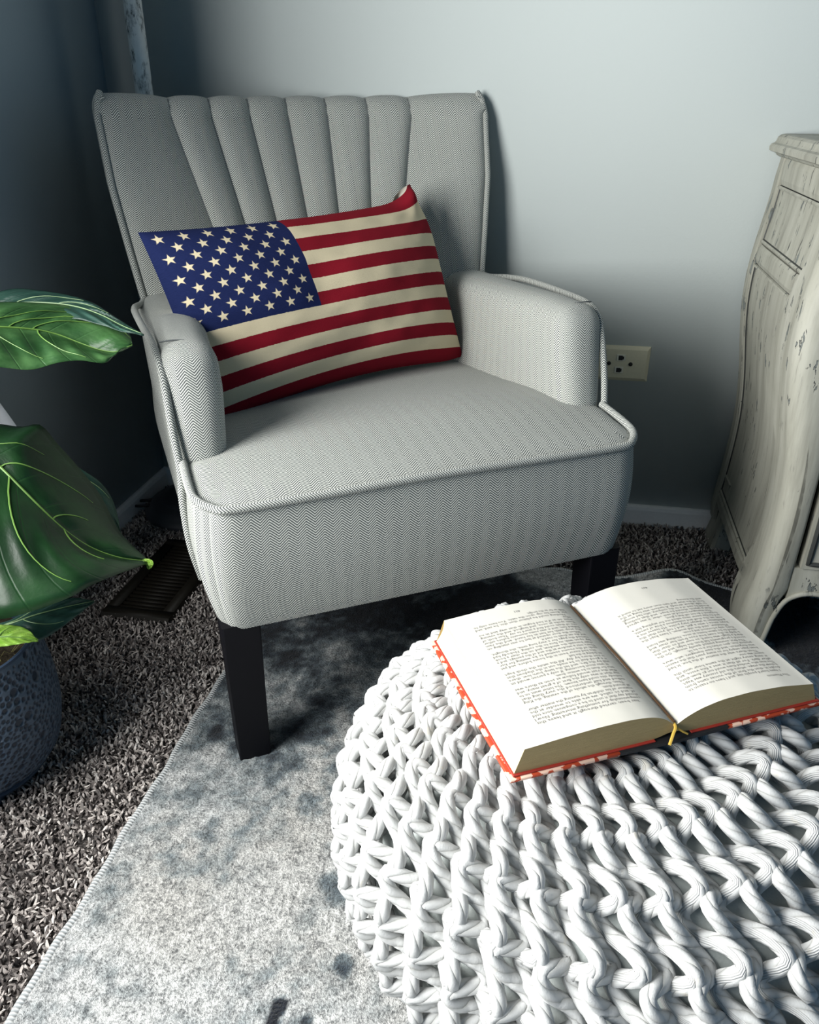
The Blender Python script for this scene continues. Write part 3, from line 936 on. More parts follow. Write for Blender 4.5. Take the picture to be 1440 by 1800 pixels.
def build_book():
    b = NB('book_paper')
    n = b.noise(b.co(), 40, 2)
    mp = b.done(b.mix(n, (0.62, 0.60, 0.54), (0.68, 0.66, 0.60)), 0.75, None, .2)
    b = NB('page_edges')
    co = b.co()
    st = b.noise(b.scale(co, (30, 30, 2600)), 1.0, 3, .7); bl = b.noise(co, 35, 3)
    c = b.mix(st, (0.28, 0.20, 0.085), (0.56, 0.44, 0.22))  # head and tail edges, their shade put into the paper colour
    c = b.mix(b.math('MULTIPLY', bl, .5), c, (0.42, 0.32, 0.15))
    me_ = b.done(c, 0.6, b.bump(st, .6, .0006), .3)
    b = NB('fore_edge')
    st = b.noise(b.scale(b.co(), (30, 30, 2200)), 1.0, 3, .7)
    mfe = b.done(b.mix(st, (0.60, 0.46, 0.24), (0.80, 0.68, 0.44)), 0.7, b.bump(st, .6, .0006), .2)  # same paper, paler: window light put into the fore-edge colour
    for side, w in ((-1, .142), (1, .144)):
        uu = side * np.linspace(0, 1, 60) ** 1.25 * w
        top = page_zs(uu, side)
        bot = np.full(60, .0045) if side < 0 else np.full(60, .0045)
        bot = bot + .004 * np.exp(-(uu / .012) ** 2)
        nv = 12
        vv = np.linspace(-BH / 2, BH / 2, nv)
        V = np.stack([np.repeat(uu[None], nv, 0), np.repeat(vv[:, None], 60, 1), np.repeat(top[None], nv, 0)], -1).reshape(-1, 3)
        F = grid_faces(nv, 60)
        o = obj('page_block', V, F if side > 0 else F[:, ::-1], mp, book)
        # edges: head, tail and the sloping fore-edge
        for vs, rev in ((-BH / 2, 0), (BH / 2, 1)):
            V = np.concatenate([np.stack([uu, np.full(60, vs), top], 1), np.stack([uu + side * np.linspace(0, .008, 60) ** 1, np.full(60, vs), bot], 1)])
            F = grid_faces(2, 60)
            obj('page_edge', V, F[:, ::-1] if (rev == 0) == (side > 0) else F, me_, o, smooth=False)
        m = 8
        tt = np.linspace(0, 1, m)
        e = np.stack([np.full(m, uu[-1]) + side * (.008 * tt - .0025 * np.sin(tt * PI)), np.zeros(m), top[-1] * (1 - tt) + bot[-1] * tt], 1)
        V = np.concatenate([e + [0, vs, 0] for vs in vv])
        F = grid_faces(nv, m)
        obj('fore_edge', V, F if side > 0 else F[:, ::-1], mfe, o)
    # boards: red cloth with a pale leafy print, over a black spine
    b = NB('printed_board')
    co = b.co()
    vor = b.n('ShaderNodeTexVoronoi', in_Scale=95.0); b.t.links.new(b.scale(co, (1, 1, 1)), vor.inputs['Vector'])
    nz = b.noise(co, 160, 3)
    m = b.sstep(b.math('ADD', vor.outputs['Distance'], b.math('MULTIPLY', b.math('SUBTRACT', nz, .5), .9)),   .47, .53)
    mb = b.done(b.mix(m, (0.78, 0.52, 0.40), (0.42, 0.055, 0.020)), 0.6, None, .3)
    mred = mat_plain('red_endpaper', (0.36, 0.03, 0.018), .6)
    mblk = mat_plain('black_spine_cloth', (0.010, 0.011, 0.014), .7)
    for side, w in ((-1, .155), (1, .158)):
        x0, x1 = sorted((side * .052, side * w))
        o = bm_obj('board', bevel_box(x0, x1, -BH / 2 - .005, BH / 2 + .005, 0, .0034, .0012), mb, book, True)
        x0, x1 = sorted((side * .018, side * (w - .0035)))
        bm_obj('endpaper', bevel_box(x0, x1, -BH / 2 - .0025, BH / 2 + .0025, .0034, .0050, .0004, 1), mred, o)
    x = np.linspace(-.054, .054, 25)
    z0 = .0002 + .0012 * (np.abs(x) / .054) + 0 * x
    V = []
    for y in (-BH / 2 - .0052, BH / 2 + .0052):
        for k in (0, 1):
            V.append(np.stack([x, np.full(25, y), z0 + (k * .0034) - .0006], 1))
    V = np.concatenate(V)
    g = lambda r, i: r * 25 + i
    F = []
    for i in range(24):
        F += [(g(0, i), g(0, i + 1), g(1, i + 1), g(1, i)), (g(2, i), g(3, i), g(3, i + 1), g(2, i + 1)), (g(1, i), g(1, i + 1), g(3, i + 1), g(3, i)), (g(0, i), g(2, i), g(2, i + 1), g(0, i + 1))]
    obj('spine', V, F, mblk, book, smooth=False)
    # dark strip for the shade in the gutter crack, and the golden head band hanging from it
    V, F, U = tube([(0.0004, -BH / 2 + .001, .0182), (0.0012, 0, .0190), (0.0004, BH / 2 - .001, .0182)], .0012, 6)
    obj('gutter_shade', V, quads_tris(F), mat_plain('gutter_brown', (0.10, 0.05, 0.02), .8), book)
    gold = mat_plain('gold_ribbon', (0.72, 0.46, 0.08), .45)
    y = -BH / 2 - .0015
    for pts, r in (([(.000, y + .012, .0165), (.000, y, .0160), (-.004, y - .004, .011), (-.009, y - .008, .004)], .0014), ([(.000, y, .0160), (.005, y - .002, .0115), (.012, y - .003, .0065)], .0009)):
        V, F, U = tube(smooth_path(pts, 20), r, 6)
        obj('ribbon', V, quads_tris(F), gold, book)
    build_text()


TEXT_A = ("has been carried through it and leave this companionship for something interesting. Now I should say that it used to be a companion once told of, and so called, we are able "
          "to wonder at the manner of his children by turning the matter after all around them.\n"
          "Then, through the whole of the evening, the King talked and half understood the very thing that nobody else could have known. The letter went on to say that it was only the first of a great many, and that the rest would follow as soon as there was time for them to be written down.\n"
          "It was most becoming. If only a person would sit still by the fire, and let the lamp burn low, there is a good deal to be made out in the shadows that is not there by day. All the while the clock kept on ticking in the hall.\n"
          "She had never been in the house before, and yet each of the rooms seemed to be waiting for her. There was a window at the end of the passage, and a chair beneath the window, and on the chair a book lay open with its face to the ceiling. Nobody had turned the page for a very long time, she thought, and she sat down to read it.\n"
          "When the door opened at last he was standing on the step with his hat in his hand, and the rain behind him, and it was some moments before either one of them could find a word to say. Then both of them spoke at once, and laughed, and the evening went on as if it had begun in that way and in no other.\n"
          "Nothing could be plainer than this, he said, and put down his cup upon the table. You have only to walk as far as the bridge.")
TEXT_B = ("I have heard people say, and I have no reason to doubt it, that the first of the voices came from below the stage, where the old scenery was kept. The men who worked there would not go down alone after dark. For all that it was a fine voice, and it sang every night at the same hour until the season was over.\n"
          "Then there was the matter of the box. It had been kept empty for so many years that the reason was forgotten, and the new managers, who were practical men, gave orders for it to be let.\n"
          "The first evening passed quietly enough. On the second a programme fell from the ledge, and on the third a laugh was heard, so near and so clear that a lady in the next box rose from her chair and asked to be taken home at once. Nothing was found there, only a footstool and a rose.\n"
          "Monsieur, said the old woman, I have kept the keys since I was a girl, and I tell you that the gentleman is always very polite. He leaves me a coin on the shelf and sometimes a box of sweets, and he has never once asked me for anything but a footstool. I do not call that a ghost.\n"
          "The managers looked at each other. It was agreed that a watch should be kept, and that nothing should be said of it to the company, who had enough to talk about already. A lantern was hung at the foot of the stair and two men were set to mind it until the morning.")


def build_text():
    ink = mat_plain('printing_ink', (0.19, 0.185, 0.175), .8)
    def text_mesh(s, size, align='LEFT'):
        cu = bpy.data.curves.new('type', 'FONT')
        cu.body = s; cu.size = size; cu.resolution_u = 1; cu.align_x = align; cu.space_line = 1.0
        o = bpy.data.objects.new('type', cu)
        COL.objects.link(o)
        bpy.context.view_layer.update()
        me = bpy.data.meshes.new_from_object(o.evaluated_get(bpy.context.evaluated_depsgraph_get()))
        bpy.data.objects.remove(o); bpy.data.curves.remove(cu)
        n = len(me.vertices); V = np.zeros(n * 3, np.float32); me.vertices.foreach_get('co', V)
        F = [tuple(p.vertices) for p in me.polygons]
        bpy.data.meshes.remove(me)
        return V.reshape(-1, 3), F
    blocks = [o for o in COL.objects if o.name.startswith('page_block')]
    for side, txt, folio, head in ((-1, TEXT_A, '461', None), (1, TEXT_B, '460', 'The Phantom')):
        size = 0.0047; lead = 0.00445; width = 0.102
        chars = 51
        lines = []
        for para in txt.split('\n'):
            ln = '   '
            for w_ in para.split():
                if len(ln) + 1 + len(w_) > chars: lines.append((ln, True)); ln = w_
                else: ln += (' ' if ln.strip() else '') + w_
            lines.append((ln, False))
        lines = lines[:34]
        Vs, Fs, n = [], [], 0
        def add(V, F):
            nonlocal n
            Vs.append(V[:, :2]); Fs.extend([tuple(i + n for i in f) for f in F]); n += len(V)
        for i, (ln, full) in enumerate(lines):
            V, F = text_mesh(ln, size)
            if not len(V): continue
            sx = width / (V[:, 0].max()) if full else 0.82
            V[:, 0] *= sx if full else min(0.92, width / V[:, 0].max())
            V[:, 1] -= i * lead
            add(V, F)
        V, F = text_mesh(folio, size, 'CENTER'); V[:, 0] += width / 2; V[:, 1] -= 34.6 * lead; add(V, F)
        if head:
            V, F = text_mesh(head, size * .95); V[:, 1] += 1.5 * lead; add(V, F)
        T = np.concatenate(Vs)
        # the book lies upside down to the camera: its lines run towards -u, down the page is +v
        u0 = -.018 if side < 0 else .130
        u = u0 - T[:, 0]; v = -BH / 2 + 0.024 - T[:, 1]
        z = page_zs(u, side) + .00025
        P = np.stack([u, v, z], 1)
        o = obj('printed_text', P, Fs, ink, blocks[0 if side < 0 else 1], smooth=False)


build_book()

# ------------------------------------------------------------------ bombe chest
def mat_distressed():
    b = NB('distressed_paint')
    co = b.co()
    st = b.noise(b.scale(co, (26, 26, 2.2)), 1.0, 5, .65)
    blot = b.noise(b.scale(co, (6, 6, 4)), 1.0, 3)
    fine = b.noise(b.scale(co, (160, 160, 22)), 1.0, 3, .7)
    c = b.ramp(st, [(0.25, (0.20, 0.195, 0.16)), (0.5, (0.36, 0.355, 0.30)), (0.75, (0.46, 0.455, 0.395))])
    c = b.mix(b.math('MULTIPLY', b.sstep(blot, .50, .75), .45), c, (0.27, 0.265, 0.225))
    c = b.mix(b.math('MULTIPLY', b.sstep(fine, .60, .75), .45), c, (0.16, 0.16, 0.145))
    chip_n = b.noise(b.scale(co, (75, 75, 24)), 1.0, 4, .6)
    gate = b.noise(b.scale(co, (9, 9, 7)), 1.0, 2)
    chip = b.math('MULTIPLY', b.sstep(chip_n, .635, .650), b.sstep(gate, .46, .52))
    rim = b.math('MULTIPLY', b.sstep(chip_n, .615, .63), b.sstep(gate, .46, .52))
    c = b.mix(rim, c, (0.035, 0.037, 0.035)); c = b.mix(chip, c, (0.17, 0.185, 0.175))
    # long dark scratches along the grain
    sc = b.noise(b.scale(co, (130, 130, 7)), 1.0, 2, .4); g2 = b.noise(b.scale(co, (17, 17, 5)), 1.0, 2)
    c = b.mix(b.math('MULTIPLY', b.sstep(sc, .675, .705), b.sstep(g2, .48, .58)), c, (0.03, 0.03, 0.028))
    h = b.math('SUBTRACT', b.math('ADD', b.math('MULTIPLY', st, .5), b.math('MULTIPLY', fine, .3)), b.math('MULTIPLY', rim, .9))
    return b.done(c, 0.55, b.bump(h, .4, .0015), .35)


MAT_PAINT = mat_distressed()
MAT_GLAZE = mat_plain('dark_glaze', (0.035, 0.038, 0.036), .6)


def ch_side(z):      # how far the left side bellies out (smaller a = further left)
    return np.interp(z, [0, .05, .10, .17, .25, .30, .36, .416, .47, .52, .57, .62, .68, .74], [1.236, 1.234, 1.236, 1.243, 1.247, 1.246, 1.240, 1.231, 1.223, 1.220, 1.222, 1.229, 1.238, 1.241])


def ch_sides(z):
    z = np.asarray(z, float); return np.mean([ch_side(z + d) for d in np.linspace(-.03, .03, 7)], 0)


def ch_pan(z):       # depth where the side panel meets the front post
    z = np.asarray(z, float)
    return np.mean([np.interp(z + d, [0, .05, .10, .145, .20, .254, .30, .34, .38, .435, .48, .53, .58, .633, .74], [-.375, -.350, -.345, -.358, -.386, -.402, -.398, -.382, -.350, -.325, -.322, -.330, -.350, -.380, -.392]) for d in np.linspace(-.015, .015, 5)], 0)


def ch_front(z):
    z = np.asarray(z, float)
    return np.mean([np.interp(z + d, [0, .04, .10, .16, .24, .34, .44, .52, .60, .68, .74], [-.466, -.458, -.452, -.455, -.462, -.466, -.462, -.454, -.444, -.434, -.432]) for d in np.linspace(-.015, .015, 5)], 0)


def build_chest():
    root = empty('bombe_chest', W(1.24, -.03, 0))
    tag(root, 'distressed cream painted bombe chest with bulging side and curved feet against the back wall', 'chest')
    inv = np.array(W(1.24, -.03, 0))
    def put(name, adz, F, mat, parent=root, smooth=True):
        adz = np.asarray(adz, float)
        P = P0 + adz[:, :1] * WD + adz[:, 1:2] * WN + np.array([0, 0, 1.0]) * adz[:, 2:3] - inv
        return obj(name, P, F, mat, parent, smooth=smooth)
    def side_slab(name, d0, d1, z0, z1, off, th, mat=MAT_PAINT, nz=26, nd=8, bev=.0025, parent=root):
        """curved board following the belly of the side; d0(z) back edge .. d1(z) front edge"""
        z = np.linspace(0, 1, nz)
        rows = []
        # loop round the cross-section: outer face then inner face
        for t in z:
            zz = (z0 + (z1 - z0) * t) if np.isscalar(z0) else None
            a = ch_sides(zz)
            e0 = d0(zz) if callable(d0) else d0; e1 = d1(zz) if callable(d1) else d1
            eb = bev * min(1, 1)
            ds = np.linspace(e0, e1, nd)
            o = np.full(nd, a - off); o[0] += bev; o[-1] += bev
            if t == 0 or t == 1: o = o + bev
            outer = np.stack([o, ds, np.full(nd, zz)], 1)
            inner = np.stack([np.full(nd, a - off + th), ds, np.full(nd, zz)], 1)[::-1]
            rows.append(np.concatenate([outer, inner]))
        n = 2 * nd
        F = grid_faces(nz, n, True).tolist() + [list(range(n))[::-1], list(range((nz - 1) * n, nz * n))]
        return put(name, np.concatenate(rows), F, mat, parent, smooth=False)
    Z0, Z1 = .085, .735
    # frame of the side
    side_slab('stile', -.018, -.052, .05, Z1, .0, .025)
    side_slab('rail', -.052, ch_pan, .695, Z1, .0, .022, nz=6)
    side_slab('rail', -.052, ch_pan, .566, .597, .0, .022, nz=6)
    side_slab('rail', -.045, ch_pan, .088, .114, .0, .022, nz=6)
    # panels sunk into it with a bead round each
    for z0, z1, nm in ((.598, .694, 'upper_panel'), (.115, .565, 'lower_panel')):
        p = side_slab(nm, -.052, ch_pan, z0, z1, -.006, .015, nz=34, bev=0)
        zs = np.linspace(z0 + .004, z1 - .004, 40)
        path = [(ch_sides(z) + .004, -.056, z) for z in zs] + [(ch_sides(zs[-1]) + .004, d, zs[-1]) for d in np.linspace(-.06, float(ch_pan(zs[-1])) + .006, 14)] \
            + [(ch_sides(z) + .004, float(ch_pan(z)) + .005, z) for z in zs[::-1]] + [(ch_sides(zs[0]) + .004, d, zs[0]) for d in np.linspace(float(ch_pan(zs[0])) + .006, -.06, 14)]
        path = np.array([(float(a), float(d), float(z)) for a, d, z in path])
        V, F, U = tube(path, .0032, 6, closed=True)
        put('bead', V, F, MAT_PAINT, p)
        V, F, U = tube(path - [[.0026, 0, 0]] * 1 + np.array([[.0026, 0, 0]]), .0042, 5, closed=True)
        V[:, 0] += .0022
        put('bead_groove', V, F, MAT_GLAZE, p)
    # front corner post, flaring into the foot
    zs = np.concatenate([np.linspace(.012, .16, 26), np.linspace(.17, .735, 50)])
    rows = []
    n = 40
    for z in zs:
        a0 = float(ch_sides(z)) - .003; dp = float(ch_pan(z)); df = float(ch_front(z))
        ar = 1.284 if z > .135 else float(np.interp(z, [0, .02, .05, .08, .10, .12, .135], [1.258, 1.259, 1.264, 1.270, 1.274, 1.279, 1.284]))
        if z < .12: a0 -= .003 * (1 - z / .12) ** 2 + .004 * math.sin(z / .12 * PI)
        # ring: back-left -> round outer corner -> front face -> back
        rr = .026
        ang = np.linspace(PI, 1.5 * PI, 14)
        arc = [(a0 + rr + rr * math.cos(t), df + rr + rr * math.sin(t)) for t in ang]
        ring = [(a0 + .006, dp + .004), (a0, dp), (a0, dp * .5 + (df + rr) * .5)] + arc + [(a0 * .5 + ar * .5, df), (ar - .004, df), (ar, df + .004), (ar, df + .03), (ar - .005, dp + .004)]
        ring = np.array(ring)
        rows.append(np.concatenate([ring, np.full((len(ring), 1), z)], 1))
    n = len(rows[0])
    F = grid_faces(len(rows), n, True).tolist() + [list(range(n))[::-1], list(range((len(rows) - 1) * n, len(rows) * n))]
    put('corner_post', np.concatenate(rows), F, MAT_PAINT)
    # raised lip along the inner curve of foot and apron
    def arch(a):        # underside of the apron
        return np.interp(a, [1.256, 1.259, 1.263, 1.270, 1.280, 1.294, 1.315, 1.345, 1.40, 1.46, 1.52], [.012, .03, .058, .090, .112, .126, .133, .130, .112, .098, .094])
    # apron: board with a scalloped underside
    aa = np.linspace(1.284, 1.79, 90)
    und = np.array([arch(a) if a < 1.52 else arch(3.04 - a) for a in aa])
    rows = []
    for a, u_ in zip(aa, und):
        rows.append([(a, -.453, .176), (a, -.453, u_), (a, -.425, u_), (a, -.425, .176)])
    V = np.array(rows).reshape(-1, 3)
    F = grid_faces(90, 4, True).tolist() + [[0, 1, 2, 3][::-1], [356, 357, 358, 359]]
    put('apron', V, F, MAT_PAINT, smooth=False)
    pth = [(1.2575, float(ch_front(.012)) - .001, .012), (1.259, float(ch_front(.03)) - .001, .03), (1.264, float(ch_front(.055)) - .001, .055), (1.270, float(ch_front(.08)) - .001, .083)] + [(a, -.4555, float(arch(a))) for a in (1.280, 1.294, 1.315, 1.345, 1.40, 1.46, 1.52)] + [(3.04 - a, -.4555, float(arch(a))) for a in (1.46, 1.40, 1.345, 1.315, 1.294, 1.28)]
    V, F, U = tube(smooth_path(pth, 160), .0042, 8)
    put('lip_moulding', V, quads_tris(F), MAT_PAINT)
    # drawers across the front
    for z0, z1 in ((.178, .358), (.372, .545), (.558, .70)):
        zz = np.linspace(z0, z1, 16); a = np.linspace(1.292, 1.786, 18)
        f = ch_front(zz)
        V = np.concatenate([np.stack([a, np.full(18, ff - .001), np.full(18, z)], 1) for z, ff in zip(zz, f)] + [np.stack([a, np.full(18, ff + .022), np.full(18, z)], 1) for z, ff in zip(zz, f)])
        F1 = grid_faces(16, 18); F2 = grid_faces(16, 18, base=288)[:, ::-1]
        edge = []
        ring = [i for i in range(18)] + [17 + 18 * k for k in range(1, 16)] + [15 * 18 + i for i in range(16, -1, -1)] + [18 * k for k in range(14, 0, -1)]
        for p, q in zip(ring, ring[1:] + ring[:1]): edge.append([p, q, q + 288, p + 288][::-1])
        o = put('drawer', V, F1.tolist() + F2.tolist() + edge, MAT_PAINT, smooth=False)
        pm = [(1.300, float(ch_front(z)) - .002, z) for z in np.linspace(z0 + .010, z1 - .010, 12)] + [(x, float(ch_front(z1 - .01)) - .002, z1 - .010) for x in np.linspace(1.31, 1.77, 8)] + [(1.778, float(ch_front(z)) - .002, z) for z in np.linspace(z1 - .010, z0 + .010, 12)] + [(x, float(ch_front(z0 + .01)) - .002, z0 + .010) for x in np.linspace(1.77, 1.31, 8)]
        V, F, U = tube(np.array(pm), .004, 6, closed=True)
        put('drawer_bead', V, F, MAT_GLAZE, o)
        for kx in (1.42, 1.66):
            V, F, U = lathe([(.0005, .0), (.006, .0), (.005, .012), (.014, .020), (.013, .028), (.0005, .031)], 16)
            fz = (z0 + z1) / 2
            V = np.stack([kx + V[:, 0], float(ch_front(fz)) - V[:, 2], fz + V[:, 1]], 1)
            put('knob', V, F[:, ::-1], MAT_GLAZE, o)
    # carcass behind: dark gap of the drawers, right side, back feet
    put('carcass', *[x for x in box(1.262, 1.80, -.415, -.03, .16, .735)[:2]], MAT_GLAZE, smooth=False)
    put('side_panel', *[x for x in box(1.792, 1.812, -.435, -.02, .09, .735)[:2]], MAT_PAINT, smooth=False)
    for mir in (0, 1):
        rows = []
        for z in np.linspace(0.0, .155, 20):
            k = z / .155
            a0 = 1.244 - .012 * (1 - k) ** 2 + .006 * math.sin(k * PI); a1 = a0 + .042 + .03 * k ** 2
            d1 = -.095 - .01 * (1 - k) ** 2 + .02 * math.sin(k * PI) - .02 * k
            ring = np.array([(a0, -.02), (a0, d1 + .006), (a0 + .006, d1), (a1 - .006, d1), (a1, d1 + .006), (a1, -.02)])
            if mir: ring[:, 0] = 3.05 - ring[:, 0]; ring = ring[::-1]
            rows.append(np.concatenate([ring, np.full((6, 1), z)], 1))
        F = grid_faces(20, 6, True).tolist() + [list(range(6))[::-1], list(range(114, 120))]
        put('rear_leg', np.concatenate(rows), F, MAT_PAINT, smooth=False)
    # far front foot
    rows = []
    for z in np.linspace(.012, .735, 30):
        ring = np.array([(1.788, -.40), (1.788, float(ch_front(z)) + .004), (1.792, float(ch_front(z))), (1.815, float(ch_front(z)) + .008), (1.818, -.40)])
        rows.append(np.concatenate([ring, np.full((5, 1), z)], 1))
    put('corner_post', np.concatenate(rows), grid_faces(30, 5, True).tolist() + [list(range(5))[::-1], list(range(145, 150))], MAT_PAINT, smooth=False)
    # moulded top
    prof = [(.000, .735), (.004, .737), (.007, .741), (.013, .743), (.018, .7445), (.0185, .751), (.016, .755), (.011, .757), (.009, .760), (.007, .766), (.002, .7695), (-.004, .7705)]
    rows = []
    for o, z in prof:
        a0, a1, d0, d1 = 1.243 - o, 1.815 + o, -.455 - o, -.004
        r = .012
        ring = [(a0, d1), (a0, d0 + r)] + [(a0 + r + r * math.cos(t), d0 + r + r * math.sin(t)) for t in np.linspace(PI, 1.5 * PI, 6)[1:-1]] + [(a0 + r, d0), (a1, d0), (a1, d1)]
        ring = np.array(ring)
        rows.append(np.concatenate([ring, np.full((len(ring), 1), z)], 1))
    n = len(rows[0])
    put('top', np.concatenate(rows), grid_faces(len(rows), n, True).tolist() + [list(range(n))[::-1], list(range((len(rows) - 1) * n, len(rows) * n))], MAT_PAINT, smooth=False)


build_chest()

# ------------------------------------------------------------------ telephone wall plate
def build_plate():
    root = empty('telephone_wall_plate', W(1.0173, 0, .354))
    root.rotation_euler = (0, 0, -AW)
    tag(root, 'ivory telephone wall plate with two jacks on the back wall beside the chair arm', 'wall plate')
    iv = mat_plain('ivory_plastic', (0.66, 0.63, 0.47), .4); iv2 = mat_plain('pale_plastic', (0.70, 0.70, 0.60), .4)
    dk = mat_plain('socket_black', (0.006, 0.006, 0.006), .5)
    w, h = .0575, .0355
    V = [(s * w, 0, t * h) for s, t in ((-1, -1), (1, -1), (1, 1), (-1, 1))] + [(s * (w - .0005), -.0015, t * (h - .0005)) for s, t in ((-1, -1), (1, -1), (1, 1), (-1, 1))] + [(s * (w - .006), -.006, t * (h - .007)) for s, t in ((-1, -1), (1, -1), (1, 1), (-1, 1))]
    F = [(0, 1, 5, 4), (1, 2, 6, 5), (2, 3, 7, 6), (3, 0, 4, 7), (4, 5, 9, 8), (5, 6, 10, 9), (6, 7, 11, 10), (7, 4, 8, 11), (8, 9, 10, 11), (3, 2, 1, 0)]
    obj('cover_plate', V, F, iv, root, smooth=False)
    for z in (.0125, -.0125):
        x = .002 if z > 0 else 0.0
        j = bm_obj('jack', bevel_box(x - .0085, x + .0085, -.0080, -.0055, z - .0065, z + .0065, .0008), iv2, root)
        o = [(-.0050, -.0045), (.0030, -.0045), (.0030, -.003), (.0055, -.003), (.0055, .003), (.0030, .003), (.0030, .0045), (-.0050, .0045)]
        V = [(x + a, -.0080, z + b) for a, b in o] + [(x + a, -.0083, z + b) for a, b in o]
        n = len(o)
        F = [tuple(range(n))[::-1], tuple(range(n, 2 * n))] + [(i, (i + 1) % n, n + (i + 1) % n, n + i) for i in range(n)]
        obj('socket', V, F, dk, j, smooth=False)
    for x in (-.0205, .0215):
        V, F, U = lathe([(.0002, .0088), (.0028, .0085), (.0040, .0070), (.0040, .0058)], 14)
        V = np.stack([x + V[:, 0], -V[:, 2], V[:, 1]], 1)
        obj('screw', V, F, dk, root)


build_plate()

# ------------------------------------------------------------------ floor register
def build_vent():
    root = empty('floor_register', (VENT_O[0], VENT_O[1], 0), -AW)
    tag(root, 'dark brown slatted floor register sunk in the carpet beside the armchair', 'floor vent')
    m = mat_plain('brown_enamel', (0.011, 0.009, 0.006), .6, .25); dk = mat_plain('duct_black', (0.004, 0.004, 0.005), .8)
    b = .021
    parts = [(0, VENT_W, 0, b), (0, VENT_W, VENT_L - b, VENT_L), (0, b, b, VENT_L - b), (VENT_W - b, VENT_W, b, VENT_L - b)]
    V, F, U = join_parts([box(x0, x1, y0, y1, .006, .0125) for x0, x1, y0, y1 in parts])
    # sloped outer lip
    lip = []
    for (x0, y0, x1, y1, nx, ny) in ((0, 0, VENT_W, 0, 0, -1), (VENT_W, 0, VENT_W, VENT_L, 1, 0), (VENT_W, VENT_L, 0, VENT_L, 0, 1), (0, VENT_L, 0, 0, -1, 0)):
        k = .004
        lip.append((np.array([(x0, y0, .0125), (x1, y1, .0125), (x1 + nx * k, y1 + ny * k, .006), (x0 + nx * k, y0 + ny * k, .006)]), np.array([(0, 3, 2, 1)]), None))
    V2, F2, _ = join_parts([(V, F, None)] + lip)
    obj('frame', V2, F2, m, root, smooth=False)
    V, F, _ = box(b, VENT_W - b, b, VENT_L - b, .001, .003)
    obj('duct', V, F, dk, root, smooth=False)
    n = 19
    me = None
    for i in range(n):
        y = b + (i + .5) * (VENT_L - 2 * b) / n
        if me is None:
            V, F, _ = box(b - .001, VENT_W - b + .001, -.0032, .0032, -.0008, .0008)
            a = math.radians(28); c, s = math.cos(a), math.sin(a)
            V = np.stack([V[:, 0], V[:, 1] * c - V[:, 2] * s, V[:, 1] * s + V[:, 2] * c], 1)
            me = mesh_from('slat', V, F, m, smooth=False)
        link('slat', me, root, (0, y, .0085))


build_vent()

# ------------------------------------------------------------------ floor lamp behind the chair
def build_lamp():
    lx, ly = -0.472, 1.628
    root = empty('floor_lamp', (lx, ly, 0))
    tag(root, 'floor lamp with a speckled whitewashed pole and dark round base behind the armchair', 'lamp')
    b = NB('whitewashed_pole')
    co = b.co()
    n = b.noise(b.scale(co, (60, 60, 28)), 1.0, 5, .72); n2 = b.noise(b.scale(co, (240, 240, 110)), 1.0, 3)
    c = b.ramp(b.math('ADD', b.math('MULTIPLY', n, .75), b.math('MULTIPLY', n2, .25)), [(.37, (.05, .055, .05)), (.42, (.45, .45, .42)), (.50, (.82, .81, .76)), (.7, (.88, .87, .82))])
    mp = b.done(c, .6, b.bump(n, .5, .002), .3)
    mb = mat_plain('dark_bronze', (0.060, 0.062, 0.070), .5)
    V, F, U = lathe([(.0005, .075), (.016, .075), (.0155, .2), (.0155, 1.42), (.0165, 1.425), (.0165, 1.44), (.0005, 1.442)], 28)
    obj('pole', V, F, mp, root)
    prof = [(.0005, 0), (.112, 0), (.116, .006), (.116, .014), (.110, .022), (.104, .024), (.102, .029), (.092, .034), (.080, .036), (.078, .041), (.062, .046), (.050, .048), (.047, .056), (.030, .062), (.024, .068), (.021, .080), (.0005, .081)]
    V, F, U = lathe(prof, 56)
    obj('base', V, F, mb, root)
    P = [onz(320, 872, .01+.02), onz(290, 876, .01+.018), onz(262, 879, .01+.016), onz(240, 881, .01+.018), onz(231, 885, .01+.018), onz(236, 889, .01+.016), onz(256, 889, .01+.015), onz(285, 884, .01+.015), onz(325, 880, .01+.014)]
    V, F, U = tube(smooth_path([p - np.array([lx, ly, 0]) for p in P], 60), .0032, 7)
    obj('power_cord', V, quads_tris(F), mat_plain('black_cord', (0.008, .008, .010), .5), root)


build_lamp()

# ------------------------------------------------------------------ potted plant
PT = np.array([-0.588, 0.838])


